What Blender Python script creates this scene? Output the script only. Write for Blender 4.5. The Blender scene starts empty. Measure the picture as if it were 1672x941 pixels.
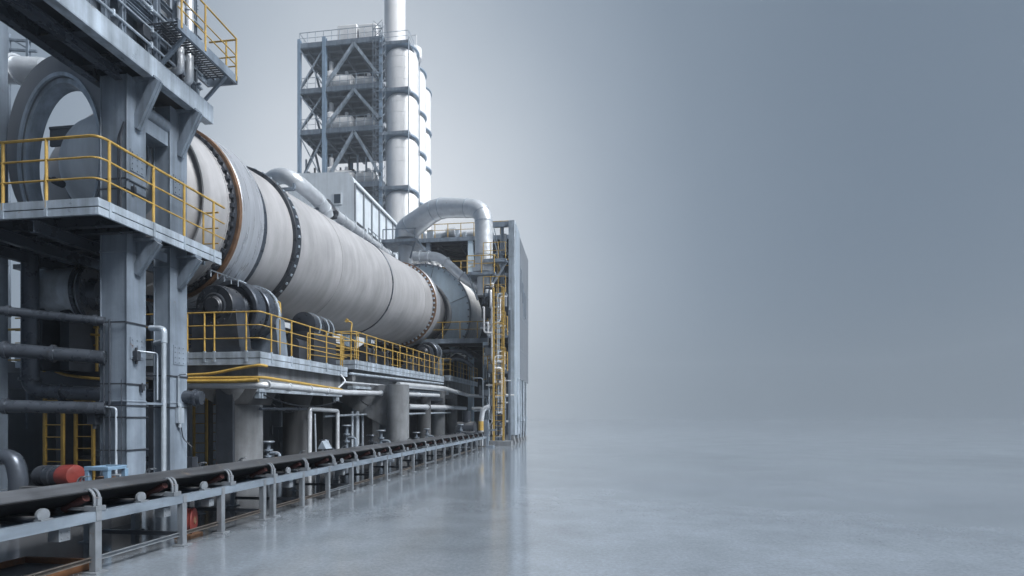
import bpy, bmesh, math, random
from mathutils import Vector, Matrix, Quaternion
random.seed(7)
SC = bpy.context.scene
COL = SC.collection
PI = math.pi
V = Vector

# ------------------------------------------------------------------ camera geometry
F, H = 880.0, 1.63
YAW = math.atan(119 / 880)
_s, _c = math.sin(YAW), math.cos(YAW)
def ray(px, py):
    u = (px - 836) / F; v = (682 - py) / F
    return V((u * _c - _s, u * _s + _c, v))
def AD(px, py, d):
    return V((0, 0, H)) + ray(px, py) * d
def AX(px, py, x):
    r = ray(px, py); return V((0, 0, H)) + r * (x / r.x)
def AY(px, py, y):
    r = ray(px, py); return V((0, 0, H)) + r * (y / r.y)
def AZ(px, py, z=0.0):
    r = ray(px, py); return V((0, 0, H)) + r * ((z - H) / r.z)

# ------------------------------------------------------------------ materials
def mat(name, base, var=0.18, rough=0.5, metal=0.0, scale=3.0, streak=None, rust=0.0, bump=0.05, spec=0.5,
        stretch=(1, 1, 1), fine=40.0, rustcol=(0.16, 0.065, 0.025), dust=0.0):
    m = bpy.data.materials.new(name); m.use_nodes = True
    nt = m.node_tree; N = nt.nodes; L = nt.links
    b = N['Principled BSDF']
    tc = N.new('ShaderNodeTexCoord'); mp = N.new('ShaderNodeMapping')
    mp.inputs['Scale'].default_value = stretch
    L.new(tc.outputs['Object'], mp.inputs['Vector'])
    n1 = N.new('ShaderNodeTexNoise'); n1.inputs['Scale'].default_value = scale; n1.inputs['Detail'].default_value = 8
    n1.inputs['Roughness'].default_value = 0.62
    L.new(mp.outputs['Vector'], n1.inputs['Vector'])
    r1 = N.new('ShaderNodeMapRange'); r1.inputs['From Min'].default_value = 0.3; r1.inputs['From Max'].default_value = 0.7
    r1.inputs['To Min'].default_value = 1 - var; r1.inputs['To Max'].default_value = 1 + var
    L.new(n1.outputs['Fac'], r1.inputs['Value'])
    val = r1.outputs['Result']
    if streak:
        mp2 = N.new('ShaderNodeMapping'); mp2.inputs['Scale'].default_value = streak[0]
        L.new(tc.outputs['Object'], mp2.inputs['Vector'])
        n2 = N.new('ShaderNodeTexNoise'); n2.inputs['Scale'].default_value = 1.0; n2.inputs['Detail'].default_value = 6
        n2.inputs['Roughness'].default_value = 0.6
        L.new(mp2.outputs['Vector'], n2.inputs['Vector'])
        r2 = N.new('ShaderNodeMapRange'); r2.inputs['From Min'].default_value = 0.34; r2.inputs['From Max'].default_value = 0.66
        r2.inputs['To Min'].default_value = 1 - streak[1]; r2.inputs['To Max'].default_value = 1 + streak[1] * 0.6
        L.new(n2.outputs['Fac'], r2.inputs['Value'])
        mu = N.new('ShaderNodeMath'); mu.operation = 'MULTIPLY'
        L.new(val, mu.inputs[0]); L.new(r2.outputs['Result'], mu.inputs[1]); val = mu.outputs[0]
    sc = N.new('ShaderNodeVectorMath'); sc.operation = 'SCALE'; sc.inputs[0].default_value = base
    L.new(val, sc.inputs['Scale']); out = sc.outputs['Vector']
    if rust > 0:
        n3 = N.new('ShaderNodeTexNoise'); n3.inputs['Scale'].default_value = scale * 2.3; n3.inputs['Detail'].default_value = 10
        n3.inputs['Roughness'].default_value = 0.7
        L.new(tc.outputs['Object'], n3.inputs['Vector'])
        r3 = N.new('ShaderNodeMapRange'); r3.inputs['From Min'].default_value = 0.66 - rust * 0.3
        r3.inputs['From Max'].default_value = 0.78 - rust * 0.25
        L.new(n3.outputs['Fac'], r3.inputs['Value'])
        mx = N.new('ShaderNodeMix'); mx.data_type = 'RGBA'
        L.new(r3.outputs['Result'], mx.inputs[0]); L.new(out, mx.inputs[6]); mx.inputs[7].default_value = (*rustcol, 1)
        out = mx.outputs[2]
    if dust > 0:   # settled grey dust on upward-facing ledges
        ge = N.new('ShaderNodeNewGeometry'); sx = N.new('ShaderNodeSeparateXYZ'); L.new(ge.outputs['True Normal'], sx.inputs[0])
        rz = N.new('ShaderNodeMapRange'); rz.inputs['From Min'].default_value = .45; rz.inputs['From Max'].default_value = .95; L.new(sx.outputs['Z'], rz.inputs['Value'])
        nd = N.new('ShaderNodeTexNoise'); nd.inputs['Scale'].default_value = 4.0; nd.inputs['Detail'].default_value = 7; L.new(tc.outputs['Object'], nd.inputs['Vector'])
        rd_ = N.new('ShaderNodeMapRange'); rd_.inputs['From Min'].default_value = .35; rd_.inputs['From Max'].default_value = .6; rd_.inputs['To Max'].default_value = dust; L.new(nd.outputs['Fac'], rd_.inputs['Value'])
        md = N.new('ShaderNodeMath'); md.operation = 'MULTIPLY'; L.new(rz.outputs['Result'], md.inputs[0]); L.new(rd_.outputs['Result'], md.inputs[1])
        mxd = N.new('ShaderNodeMix'); mxd.data_type = 'RGBA'; L.new(md.outputs[0], mxd.inputs[0]); L.new(out, mxd.inputs[6]); mxd.inputs[7].default_value = (.33, .325, .315, 1); out = mxd.outputs[2]
    L.new(out, b.inputs['Base Color'])
    rr = N.new('ShaderNodeMapRange'); rr.inputs['From Min'].default_value = 0.3; rr.inputs['From Max'].default_value = 0.7
    rr.inputs['To Min'].default_value = max(0.05, rough - 0.12); rr.inputs['To Max'].default_value = min(1, rough + 0.14)
    L.new(n1.outputs['Fac'], rr.inputs['Value']); L.new(rr.outputs['Result'], b.inputs['Roughness'])
    b.inputs['Metallic'].default_value = metal
    b.inputs['Specular IOR Level'].default_value = spec
    if bump > 0:
        n4 = N.new('ShaderNodeTexNoise'); n4.inputs['Scale'].default_value = fine; n4.inputs['Detail'].default_value = 4
        L.new(tc.outputs['Object'], n4.inputs['Vector'])
        bp = N.new('ShaderNodeBump'); bp.inputs['Strength'].default_value = bump; bp.inputs['Distance'].default_value = 0.02
        L.new(n4.outputs['Fac'], bp.inputs['Height']); L.new(bp.outputs['Normal'], b.inputs['Normal'])
    return m

vs = ((4, 4, 0.22), 0.34)
M = dict(
    steel=mat('blue_grey_paint', (0.175, 0.218, 0.275), 0.22, 0.42, 0, 1.6, vs, 0.05, dust=.5),
    galv=mat('pale_galvanised_paint', (0.40, 0.47, 0.55), 0.2, 0.38, 0.25, 2.2, vs, 0.06),
    dark=mat('dark_steel', (0.038, 0.046, 0.060), 0.3, 0.42, 0.2, 3.0, None, 0.05),
    black=mat('black_machine_paint', (0.035, 0.042, 0.055), 0.3, 0.32, 0.2, 4.0, dust=.35),
    pipe=mat('dark_pipe_steel', (0.075, 0.09, 0.115), 0.15, 0.30, 0.5, 3.0, None, 0.02),
    bright=mat('bright_clad_pipe', (0.60, 0.645, 0.70), 0.12, 0.40, 0.4, 3.0, None, 0.03),
    shell=mat('kiln_shell_plate', (0.39, 0.397, 0.418), 0.16, 0.50, 0.15, 1.0, ((0.5, 3.2, 0.5), 0.13), 0.0, 0.06, stretch=(0.7, 1.5, 0.7), fine=9),
    tyre=mat('polished_tyre_steel', (0.50, 0.53, 0.58), 0.14, 0.32, 0.5, 1.5, ((0.3, 14, 0.3), 0.2), 0, 0.02, stretch=(0.5, 4, 0.5)),
    rust=mat('rusty_brown_steel', (0.17, 0.098, 0.058), 0.4, 0.62, 0.2, 3.0, None, 0.2, rustcol=(0.09, 0.045, 0.025)),
    yellow=mat('worn_yellow_paint', (0.42, 0.28, 0.07), 0.25, 0.45, 0, 5.0, None, 0.16, rustcol=(0.22, 0.12, 0.03)),
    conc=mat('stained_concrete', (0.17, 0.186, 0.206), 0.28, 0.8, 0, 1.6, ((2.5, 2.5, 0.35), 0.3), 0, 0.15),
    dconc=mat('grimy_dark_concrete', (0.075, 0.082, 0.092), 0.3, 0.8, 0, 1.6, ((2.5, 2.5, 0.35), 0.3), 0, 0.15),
    brace=mat('rust_worn_brace', (0.105, 0.095, 0.088), 0.35, 0.6, 0.1, 6.0, None, 0.2),
    under=mat('shaded_black_rubber', (0.010, 0.011, 0.013), 0.3, 0.85, 0, 3.0, spec=.2),  # blacker copy of the belt rubber, shade painted into its colour
    belt=mat('black_rubber_belt', (0.062, 0.068, 0.078), 0.35, 0.45, 0, 2.0, ((9, 0.6, 2), 0.45), 0.22, 0.06, rustcol=(0.17, 0.135, 0.105)),
    blueb=mat('blue_grey_return_rubber', (0.032, 0.055, 0.092), 0.3, 0.4, 0, 3.0, ((5, 0.8, 2), 0.3)),
    rail=mat('pale_conveyor_paint', (0.21, 0.26, 0.32), 0.2, 0.42, 0.15, 3.0, ((3, .5, 3), .25), 0.10),
    leg=mat('weathered_leg_steel', (0.20, 0.226, 0.257), 0.22, 0.48, 0.25, 4.0, None, 0.16),
    red=mat('faded_red_paint', (0.17, 0.030, 0.025), 0.25, 0.42, 0, 5.0, None, 0.06, rustcol=(0.12, 0.04, 0.03)),
    rustred=mat('dusty_dark_red_roller', (0.10, 0.035, 0.032), 0.3, 0.55, 0, 6.0),
    blue=mat('light_blue_paint', (0.17, 0.28, 0.41), 0.16, 0.42, 0, 3.0, None, 0.04),
    twr=mat('blue_tower_paint', (0.24, 0.335, 0.45), 0.15, 0.5, 0, 1.0),
    white=mat('white_silo_paint', (0.82, 0.84, 0.87), 0.05, 0.5, 0, 0.6, ((1.2, 1.2, 0.1), 0.07), 0, 0.0),
    house=mat('pale_house_cladding', (0.62, 0.69, 0.765), 0.08, 0.5, 0, 1.2, ((4, 4, 0.3), 0.1), 0, 0.0),
    hood=mat('pale_blue_hood_plate', (0.58, 0.71, 0.82), 0.12, 0.45, 0.1, 0.9, ((1.5, 1.5, 0.3), 0.14), 0.01, 0.03),
    hoodw=mat('lit_hood_side_white', (0.80, 0.81, 0.82), 0.06, 0.5, 0, 1.5, ((2, 2, 0.3), 0.12), 0.02, 0.03),  # hood side made whiter than its front, as if lit from the right
    clad=mat('grey_wall_cladding', (0.195, 0.22, 0.255), 0.1, 0.55, 0, 0.7, ((3, 3, 0.2), 0.12), 0, 0.0),
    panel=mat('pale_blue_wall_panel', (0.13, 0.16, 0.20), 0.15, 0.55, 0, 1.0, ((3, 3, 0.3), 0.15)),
    glass=mat('dark_window_glass', (0.05, 0.07, 0.10), 0.1, 0.12, 0, 1.0, None, 0, 0),
    orange=mat('rusty_orange_tray', (0.13, 0.058, 0.024), 0.5, 0.7, 0.1, 4.0, None, 0.3, rustcol=(0.08, 0.05, 0.035)),
)

# ------------------------------------------------------------------ mesh builder
class MB:
    def __init__(s): s.bm = bmesh.new()
    def _face(s, vs):
        try: s.bm.faces.new(vs)
        except ValueError: pass
    def box(s, x0, x1, y0, y1, z0, z1):
        v = [s.bm.verts.new((x, y, z)) for z in (z0, z1) for y in (y0, y1) for x in (x0, x1)]
        for q in ((0, 2, 3, 1), (4, 5, 7, 6), (0, 1, 5, 4), (2, 6, 7, 3), (0, 4, 6, 2), (1, 3, 7, 5)):
            s._face([v[i] for i in q])
        return s
    def bar(s, p0, p1, w, h, up=(0, 0, 1)):
        p0, p1 = V(p0), V(p1); d = (p1 - p0).normalized(); up = V(up)
        if abs(d.dot(up)) > 0.98: up = V((0, 1, 0))
        a = d.cross(up).normalized(); b = a.cross(d).normalized()
        v = []
        for p in (p0, p1):
            for i, j in ((-1, -1), (1, -1), (1, 1), (-1, 1)):
                v.append(s.bm.verts.new(p + a * (i * w / 2) + b * (j * h / 2)))
        for q in ((0, 3, 2, 1), (4, 5, 6, 7), (0, 1, 5, 4), (1, 2, 6, 5), (2, 3, 7, 6), (3, 0, 4, 7)):
            s._face([v[i] for i in q])
        return s
    def ibeam(s, p0, p1, w, h, t=0.02, up=(0, 0, 1)):
        p0, p1 = V(p0), V(p1); d = (p1 - p0).normalized(); u = V(up)
        if abs(d.dot(u)) > 0.98: u = V((0, 1, 0))
        a = d.cross(u).normalized(); b = a.cross(d).normalized()
        s.bar(p0 + b * (h / 2 - t / 2), p1 + b * (h / 2 - t / 2), w, t, u)
        s.bar(p0 - b * (h / 2 - t / 2), p1 - b * (h / 2 - t / 2), w, t, u)
        s.bar(p0, p1, t, h - 2 * t, u)
        return s
    def channel(s, p0, p1, w, h, t, up=(0, 0, 1), side=1):
        p0, p1 = V(p0), V(p1); d = (p1 - p0).normalized(); u = V(up)
        a = d.cross(u).normalized(); b = a.cross(d).normalized()
        s.bar(p0 + b * (h / 2 - t / 2), p1 + b * (h / 2 - t / 2), w, t, u)
        s.bar(p0 - b * (h / 2 - t / 2), p1 - b * (h / 2 - t / 2), w, t, u)
        o = a * side * (-(w / 2) + t / 2)
        s.bar(p0 + o, p1 + o, t, h - 2 * t, u)
        return s
    def tube(s, pts, r, seg=10, caps=True, rads=None):
        pts = [V(p) for p in pts]; n = len(pts)
        tans = []
        for i in range(n):
            t = (pts[min(i + 1, n - 1)] - pts[max(i - 1, 0)])
            tans.append(t.normalized())
        ref = V((0, 0, 1)) if abs(tans[0].z) < 0.9 else V((1, 0, 0))
        a = tans[0].cross(ref).normalized()
        rings = []
        for i in range(n):
            a = (a - tans[i] * a.dot(tans[i])).normalized(); b = tans[i].cross(a)
            rr = rads[i] if rads else r
            rings.append([s.bm.verts.new(pts[i] + (a * math.cos(2 * PI * k / seg) + b * math.sin(2 * PI * k / seg)) * rr) for k in range(seg)])
        for i in range(n - 1):
            for k in range(seg):
                k2 = (k + 1) % seg
                s._face((rings[i][k], rings[i][k2], rings[i + 1][k2], rings[i + 1][k]))
        if caps:
            s._face(list(reversed(rings[0]))); s._face(rings[-1])
        return s
    def cyl(s, p0, p1, r, r1=None, seg=16):
        return s.tube([p0, p1], r, seg, True, [r, r if r1 is None else r1])
    def lathe(s, prof, seg=48, c=(0, 0, 0), ax=(0, 1, 0), closed=False):
        c = V(c); ax = V(ax).normalized()
        ref = V((0, 0, 1)) if abs(ax.z) < 0.9 else V((1, 0, 0))
        a = ax.cross(ref).normalized(); b = ax.cross(a)
        rings = []
        for (t, r) in prof:
            if r < 1e-5: rings.append([s.bm.verts.new(c + ax * t)])
            else: rings.append([s.bm.verts.new(c + ax * t + (a * math.cos(2 * PI * k / seg) + b * math.sin(2 * PI * k / seg)) * r) for k in range(seg)])
        idx = list(range(len(rings) - 1)) + ([len(rings) - 1] if closed else [])
        for i in idx:
            A, B = rings[i], rings[(i + 1) % len(rings)]
            for k in range(seg):
                k2 = (k + 1) % seg
                if len(A) == 1 and len(B) == 1: continue
                if len(A) == 1: s._face((A[0], B[k2], B[k]))
                elif len(B) == 1: s._face((A[k], A[k2], B[0]))
                else: s._face((A[k], A[k2], B[k2], B[k]))
        return s
    def prism(s, poly, vec):
        vec = V(vec)
        a = [s.bm.verts.new(V(p)) for p in poly]; b = [s.bm.verts.new(V(p) + vec) for p in poly]
        s._face(list(reversed(a))); s._face(b)
        n = len(a)
        for i in range(n):
            j = (i + 1) % n; s._face((a[i], a[j], b[j], b[i]))
        return s
    def build(s, name, m, parent=None, loc=None, ang=35, bevel=0.0):
        bmesh.ops.recalc_face_normals(s.bm, faces=s.bm.faces)
        if loc is None:
            if parent is not None:
                loc = V((0, 0, 0)); off = V(parent['_o']) if '_o' in parent else V((0, 0, 0))
            else:
                xs = [v.co for v in s.bm.verts]
                off = V((sum(v.x for v in xs) / len(xs), sum(v.y for v in xs) / len(xs), min(v.z for v in xs))); loc = off
        else:
            off = V((0, 0, 0)); loc = V(loc)
        bmesh.ops.translate(s.bm, verts=s.bm.verts, vec=-off)
        me = bpy.data.meshes.new(name); s.bm.to_mesh(me); s.bm.free()
        me.materials.append(M[m] if isinstance(m, str) else m)
        for p in me.polygons: p.use_smooth = True
        me.set_sharp_from_angle(angle=math.radians(ang))
        o = bpy.data.objects.new(name, me); COL.objects.link(o); o.location = loc
        if parent is not None:
            o.parent = parent; o['_o'] = tuple(off)
        if bevel > 0:
            bv = o.modifiers.new('Bevel', 'BEVEL'); bv.width = bevel; bv.segments = 2; bv.limit_method = 'ANGLE'
            bv.angle_limit = math.radians(50)
        return o
OFF = {}
def tag(o, label, cat, group=None, kind=None):
    o['label'] = label; o['category'] = cat
    if group: o['group'] = group
    if kind: o['kind'] = kind
    return o
def thing(name, label, cat, loc, group=None, local=False):
    o = bpy.data.objects.new(name, None); COL.objects.link(o); o.location = loc; o.empty_display_size = 0.3
    o['_o'] = (0, 0, 0) if local else tuple(loc)
    return tag(o, label, cat, group)
def copy_part(src, vec, parent=None, rot=None):
    c = src.copy(); COL.objects.link(c); c.parent = parent or src.parent
    c.location = src.location + V(vec)
    return c
def fillet(pts, rad, n=6):
    pts = [V(p) for p in pts]; out = [pts[0]]
    for i in range(1, len(pts) - 1):
        a, b, c = pts[i - 1], pts[i], pts[i + 1]
        d1 = (a - b); d2 = (c - b); r = min(rad, d1.length * 0.49, d2.length * 0.49)
        p0 = b + d1.normalized() * r; p1 = b + d2.normalized() * r
        for k in range(n + 1):
            t = k / n; out.append(p0 * (1 - t) ** 2 + b * 2 * t * (1 - t) + p1 * t * t)
    out.append(pts[-1]); return out

def handrail(parent, path, posts, h=1.12, rails=(1.0, 0.66, 0.34), r=0.022, m='yellow', clip=None, fil=0.12, out=(0, 0, 0)):
    """path: deck-edge points; posts: points on it"""
    mb = MB()
    for i, k in enumerate(rails):
        p = [V(q) + V((0, 0, h * k)) for q in path]
        mb.tube(fillet(p, fil) if len(p) > 2 else p, r if i == 0 else r * 0.72, 8)
    hr = mb.build('handrail', m, parent)
    for q in posts:
        q = V(q)
        b = MB(); b.tube([q - V((0, 0, 0.10)), q + V((0, 0, h))], r * 1.05, 8)
        b.build('post', m, hr)
    if clip:
        for q in posts:
            q = V(q); b = MB(); b.bar(q - V((0, 0, 0.26)), q + V((0, 0, 0.03)), 0.065, 0.05); b.build('post_clip', 'galv', hr)
    return hr
def lerp(a, b, t): return V(a) * (1 - t) + V(b) * t
def along(a, b, n, ends=True):
    n = max(n, 2); return [lerp(a, b, i / (n - 1)) for i in range(n)]

# ------------------------------------------------------------------ ground
def floor_mat():
    m = bpy.data.materials.new('polished_concrete_floor'); m.use_nodes = True
    nt = m.node_tree; N = nt.nodes; L = nt.links; b = N['Principled BSDF']
    tc = N.new('ShaderNodeTexCoord')
    def noise(sc, det, ro, vec=None):
        n = N.new('ShaderNodeTexNoise'); n.inputs['Scale'].default_value = sc; n.inputs['Detail'].default_value = det
        n.inputs['Roughness'].default_value = ro; L.new(vec or tc.outputs['Object'], n.inputs['Vector']); return n
    def rng(n, a, b_, lo, hi):
        r = N.new('ShaderNodeMapRange'); r.inputs['From Min'].default_value = a; r.inputs['From Max'].default_value = b_
        r.inputs['To Min'].default_value = lo; r.inputs['To Max'].default_value = hi; L.new(n.outputs['Fac'], r.inputs['Value']); return r.outputs['Result']
    def mul(a, b_):
        q = N.new('ShaderNodeMath'); q.operation = 'MULTIPLY'; L.new(a, q.inputs[0]); L.new(b_, q.inputs[1]); return q.outputs[0]
    big = noise(0.16, 6, 0.6); mid = noise(1.1, 8, 0.65); fine = noise(21, 5, 0.8); blot = noise(0.55, 5, 0.5)
    v = mul(mul(rng(big, .3, .7, .80, 1.14), rng(mid, .3, .7, .84, 1.14)), rng(fine, .3, .7, .80, 1.22))
    sc = N.new('ShaderNodeVectorMath'); sc.operation = 'SCALE'; sc.inputs[0].default_value = (0.228, 0.266, 0.31)
    L.new(v, sc.inputs['Scale'])
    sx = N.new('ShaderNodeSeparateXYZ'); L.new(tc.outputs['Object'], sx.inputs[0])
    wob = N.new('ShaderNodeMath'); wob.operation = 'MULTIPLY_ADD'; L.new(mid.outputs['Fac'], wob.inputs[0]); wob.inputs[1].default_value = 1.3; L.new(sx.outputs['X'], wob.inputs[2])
    gr = N.new('ShaderNodeMapRange'); gr.inputs['From Min'].default_value = -4.15; gr.inputs['From Max'].default_value = -5.0; gr.inputs['To Min'].default_value = 0; gr.inputs['To Max'].default_value = .88  # grimy floor under the plant, painted darker still to deepen the shade
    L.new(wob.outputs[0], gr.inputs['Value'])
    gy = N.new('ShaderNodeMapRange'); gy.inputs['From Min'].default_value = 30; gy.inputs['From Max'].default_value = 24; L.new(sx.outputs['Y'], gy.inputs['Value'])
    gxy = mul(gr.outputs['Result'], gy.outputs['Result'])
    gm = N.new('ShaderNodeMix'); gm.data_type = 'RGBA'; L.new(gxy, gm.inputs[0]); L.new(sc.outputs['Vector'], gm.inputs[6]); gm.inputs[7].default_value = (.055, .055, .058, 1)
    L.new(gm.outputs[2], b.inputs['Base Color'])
    rq = N.new('ShaderNodeMath'); rq.operation = 'ADD'
    L.new(rng(blot, .32, .68, .09, .12), rq.inputs[0]); L.new(rng(fine, .3, .7, -.02, .06), rq.inputs[1])
    L.new(rq.outputs[0], b.inputs['Roughness'])
    b.inputs['Specular IOR Level'].default_value = 1.0
    bp = N.new('ShaderNodeBump'); bp.inputs['Strength'].default_value = 0.008; bp.inputs['Distance'].default_value = 0.002
    L.new(mid.outputs['Fac'], bp.inputs['Height']); L.new(bp.outputs['Normal'], b.inputs['Normal'])
    return m
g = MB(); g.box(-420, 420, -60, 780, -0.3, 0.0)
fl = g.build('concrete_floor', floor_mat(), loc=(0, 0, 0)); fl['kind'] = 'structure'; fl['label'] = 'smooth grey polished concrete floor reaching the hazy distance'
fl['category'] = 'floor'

# ------------------------------------------------------------------ belt conveyor
XF, XB = -5.10, -6.45           # near and far rails
Y0, Y1 = 1.6, 27.6
cv = thing('belt_conveyor', 'long low black belt conveyor on pale steel legs running along the concrete floor', 'conveyor', (-5.8, 10, 0))
BEDZ = 0.90
prof = [(-5.20, BEDZ), (-5.52, BEDZ - 0.205), (-6.08, BEDZ - 0.205), (-6.40, BEDZ)]
def sweep(mb, prof, th, y0, y1, n=1, amp=0):
    for i in range(n):
        a = y0 + (y1 - y0) * i / n; b = y0 + (y1 - y0) * (i + 1) / n
        up = [V((x, a, z)) for x, z in prof] + [V((x, a, z - th)) for x, z in reversed(prof)]
        mb.prism(up, (0, b - a, 0))
b = MB()
pv = [(-5.17, .862), (-5.24, .832), (-5.46, .720), (-5.56, .694), (-6.00, .694), (-6.08, .715), (-6.24, .795), (-6.30, .822)]
sweep(b, pv, 0.010, Y0, Y1)
b.build('belt', 'belt', cv)
b = MB(); sweep(b, [(x + (.006 if x > -5.8 else -.006) * 0, z - .0105) for x, z in pv], 0.012, Y0, Y1); b.build('belt_underside', 'under', cv)  # near-black sheet paints shade onto the lower face of the belt
b = MB(); b.box(-6.36, -5.24, Y0, Y1, 0.585, 0.60); b.build('return_belt', 'blueb', cv)
for x, sd in ((XF, 1), (XB, -1)):
    b = MB(); b.channel((x, Y0, 0.595), (x, Y1, 0.595), 0.07, 0.105, 0.008, side=-sd)
    b.build('side_rail', 'rail', cv)
# small loose spillage on the belt lip (rusty dust)
legY = [3.9, 5.03, 6.26, 7.0, 8.0, 8.28, 9.2, 10.2, 11.3, 12.4, 13.4, 14.5, 15.6, 16.8, 18.0, 19.2, 20.4, 21.6, 22.8, 24.0, 25.2, 26.4, 27.4]
for i, y in enumerate(legY):
    for x in (XF, XB):
        b = MB(); b.channel((x, y, 0.012), (x, y, 0.542), 0.075, 0.075, 0.007, up=(0, 1, 0), side=1)
        b.box(x - 0.085, x + 0.085, y - 0.075, y + 0.075, 0.0, 0.014)
        if x == XF: b.box(x + 0.036, x + 0.044, y - 0.032, y + 0.032, 0.545, 0.645)
        b.build('leg', 'leg', cv, bevel=0.002)
for i in range(len(legY) - 1):
    a, c = legY[i], legY[i + 1]
    if c - a < 0.5: continue
    b = MB(); b.channel((XF - 0.01, a + 0.045, 0.145), (XF - 0.01, c - 0.045, 0.145), 0.035, 0.045, 0.005, side=1)
    b.build('lower_brace', 'brace' if i % 3 != 1 else 'leg', cv)
for y in legY[::2]:
    b = MB(); b.bar((XF - 0.05, y, 0.145), (XB + 0.05, y, 0.145), 0.04, 0.05); b.build('cross_tie', 'dark', cv)
# idler stations
brY = [2.9, 4.0]
y = 5.05
while y < 27.3: brY.append(y); y += 1.08
def idler_parts():
    q = []
    b = MB()          # curved wing bracket, near and far side
    for sg, xr in ((1, XF), (-1, XB)):
        pts = [V((xr, 0, 0.65)), V((xr, 0, 0.78)), V((xr - sg * 0.02, 0, 0.84)), V((xr - sg * 0.07, 0, 0.878)), V((xr - sg * 0.12, 0, 0.868))]
        fp = fillet(pts, 0.06, 4)
        for k in range(len(fp) - 1):
            for dy in (-0.028, 0.028):
                b.bar(fp[k] + V((0, dy, 0)), fp[k + 1] + V((0, dy, 0)), 0.012, 0.03, up=(0, 1, 0.01))
        b.bar(V((xr, 0, 0.65)), V((xr, 0, 0.79)), 0.06, 0.05)
        b.box(xr - 0.10, xr + 0.045, -0.06, 0.06, 0.649, 0.70)
    b.bar((XF - 0.03, 0, 0.665), (XB + 0.03, 0, 0.665), 0.06, 0.03)
    q.append(('idler_bracket', 'leg', b))
    for (p0, p1) in (((-5.235, 0, 0.782), (-5.49, 0, 0.655)), ((-5.555, 0, 0.634), (-6.0, 0, 0.634)), ((-6.06, 0, 0.655), (-6.27, 0, 0.755))):
        b = MB(); b.cyl(p0, p1, 0.043, seg=14); q.append(('idler_roller', 'rustred' if p0[0] > -5.3 else 'black', b))
    return q
first = []
for nm, mm, b in idler_parts():
    bmesh.ops.translate(b.bm, verts=b.bm.verts, vec=(0, brY[0], 0)); first.append(b.build(nm, mm, cv))
for y in brY[1:]:
    for o in first: copy_part(o, (0, y - brY[0], 0))
# return rollers with round end bearing between the stations
b = MB(); b.cyl((XF - 0.06, 2.3, 0.655), (XB + 0.06, 2.3, 0.655), 0.03, seg=12); rr0 = b.build('return_roller', 'black', cv); b = MB()
b.cyl((XF - 0.05, 2.3, 0.70), (XF - 0.02, 2.3, 0.70), 0.062, seg=18); b.box(XF - 0.06, XF + 0.02, 2.24, 2.36, 0.648, 0.664)
rr = b.build('roller_bearing', 'leg', cv)
for y in [4.5, 5.65, 6.7, 8.8, 10.9, 13.0, 15.2, 17.3, 19.5]: copy_part(rr, (0, y - 2.3, 0)); copy_part(rr0, (0, y - 2.3, 0))
for y, s in ((4.72, 1), (6.05, .9), (6.85, .8), (8.9, 1), (11.0, .9), (13.2, 1), (15.3, .8)):
    b = MB(); b.box(XF - 0.16, XF - 0.03, y - 0.06 * s, y + 0.06 * s, 0.40, 0.40 + 0.13 * s)
    for dy in (-.035, .035):
        for dz in (.03, .09): b.cyl((XF - 0.03, y + dy * s, 0.40 + dz * s), (XF - 0.022, y + dy * s, 0.40 + dz * s), 0.009, seg=8)
    b.cyl((XF - 0.10, y, 0.52), (XF - 0.10, y, 0.56), 0.02, seg=8)
    b.build('junction_box', 'leg', cv, bevel=0.003)
b = MB(); b.cyl((-6.4, 27.6, 0.75), (-5.2, 27.6, 0.75), 0.15, seg=24); b.build('head_drum', 'black', cv)
b = MB()
p = AX(531, 727, -5.16)
b.prism([p + V((-.09, -.14, -.07)), p + V((.09, -.14, -.07)), p + V((.0, -.14, .09))], (0, .26, 0)); b.build('belt_cover', 'galv', cv)

# red drum on its stand under the conveyor
t = AZ(311, 878); rd = thing('red_drum', 'red round drum standing on the floor behind a conveyor leg', 'drum', (t.x - .1, t.y + .05, 0))
b = MB(); b.lathe([(-.07, 0), (-.07, .10), (-.07, .165), (-.055, .178), (-.04, .165), (.04, .165), (.055, .178), (.07, .165), (.07, .1), (.07, 0)], 32, (t.x - .04, t.y + .02, .225), (1, .45, 0))
b.build('drum', 'red', rd)
b = MB(); b.lathe([(.068, 0), (.072, .05), (.08, .05), (.085, 0)], 20, (t.x - .04, t.y + .02, .225), (1, .45, 0)); b.build('hub', 'rust', rd)
b = MB(); b.box(t.x - .16, t.x + .08, t.y - .10, t.y + .14, 0, .055); b.build('stand', 'rust', rd)
# rusty tray
tr = thing('drip_tray', 'rusty orange metal tray lying on the floor beneath the conveyor', 'tray', (-5.75, 4.75, 0))
b = MB(); b.box(-6.15, -5.3, 4.3, 5.2, 0.004, 0.02); b.build('base', 'dark', tr)
b = MB()
b.box(-6.18, -5.27, 4.27, 4.30, 0.003, .085); b.box(-6.18, -5.27, 5.20, 5.23, 0.003, .085); b.box(-6.18, -6.15, 4.30, 5.2, 0.003, .085); b.box(-5.30, -5.27, 4.30, 5.2, 0.003, .085)
b.build('rim', 'orange', tr)

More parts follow.
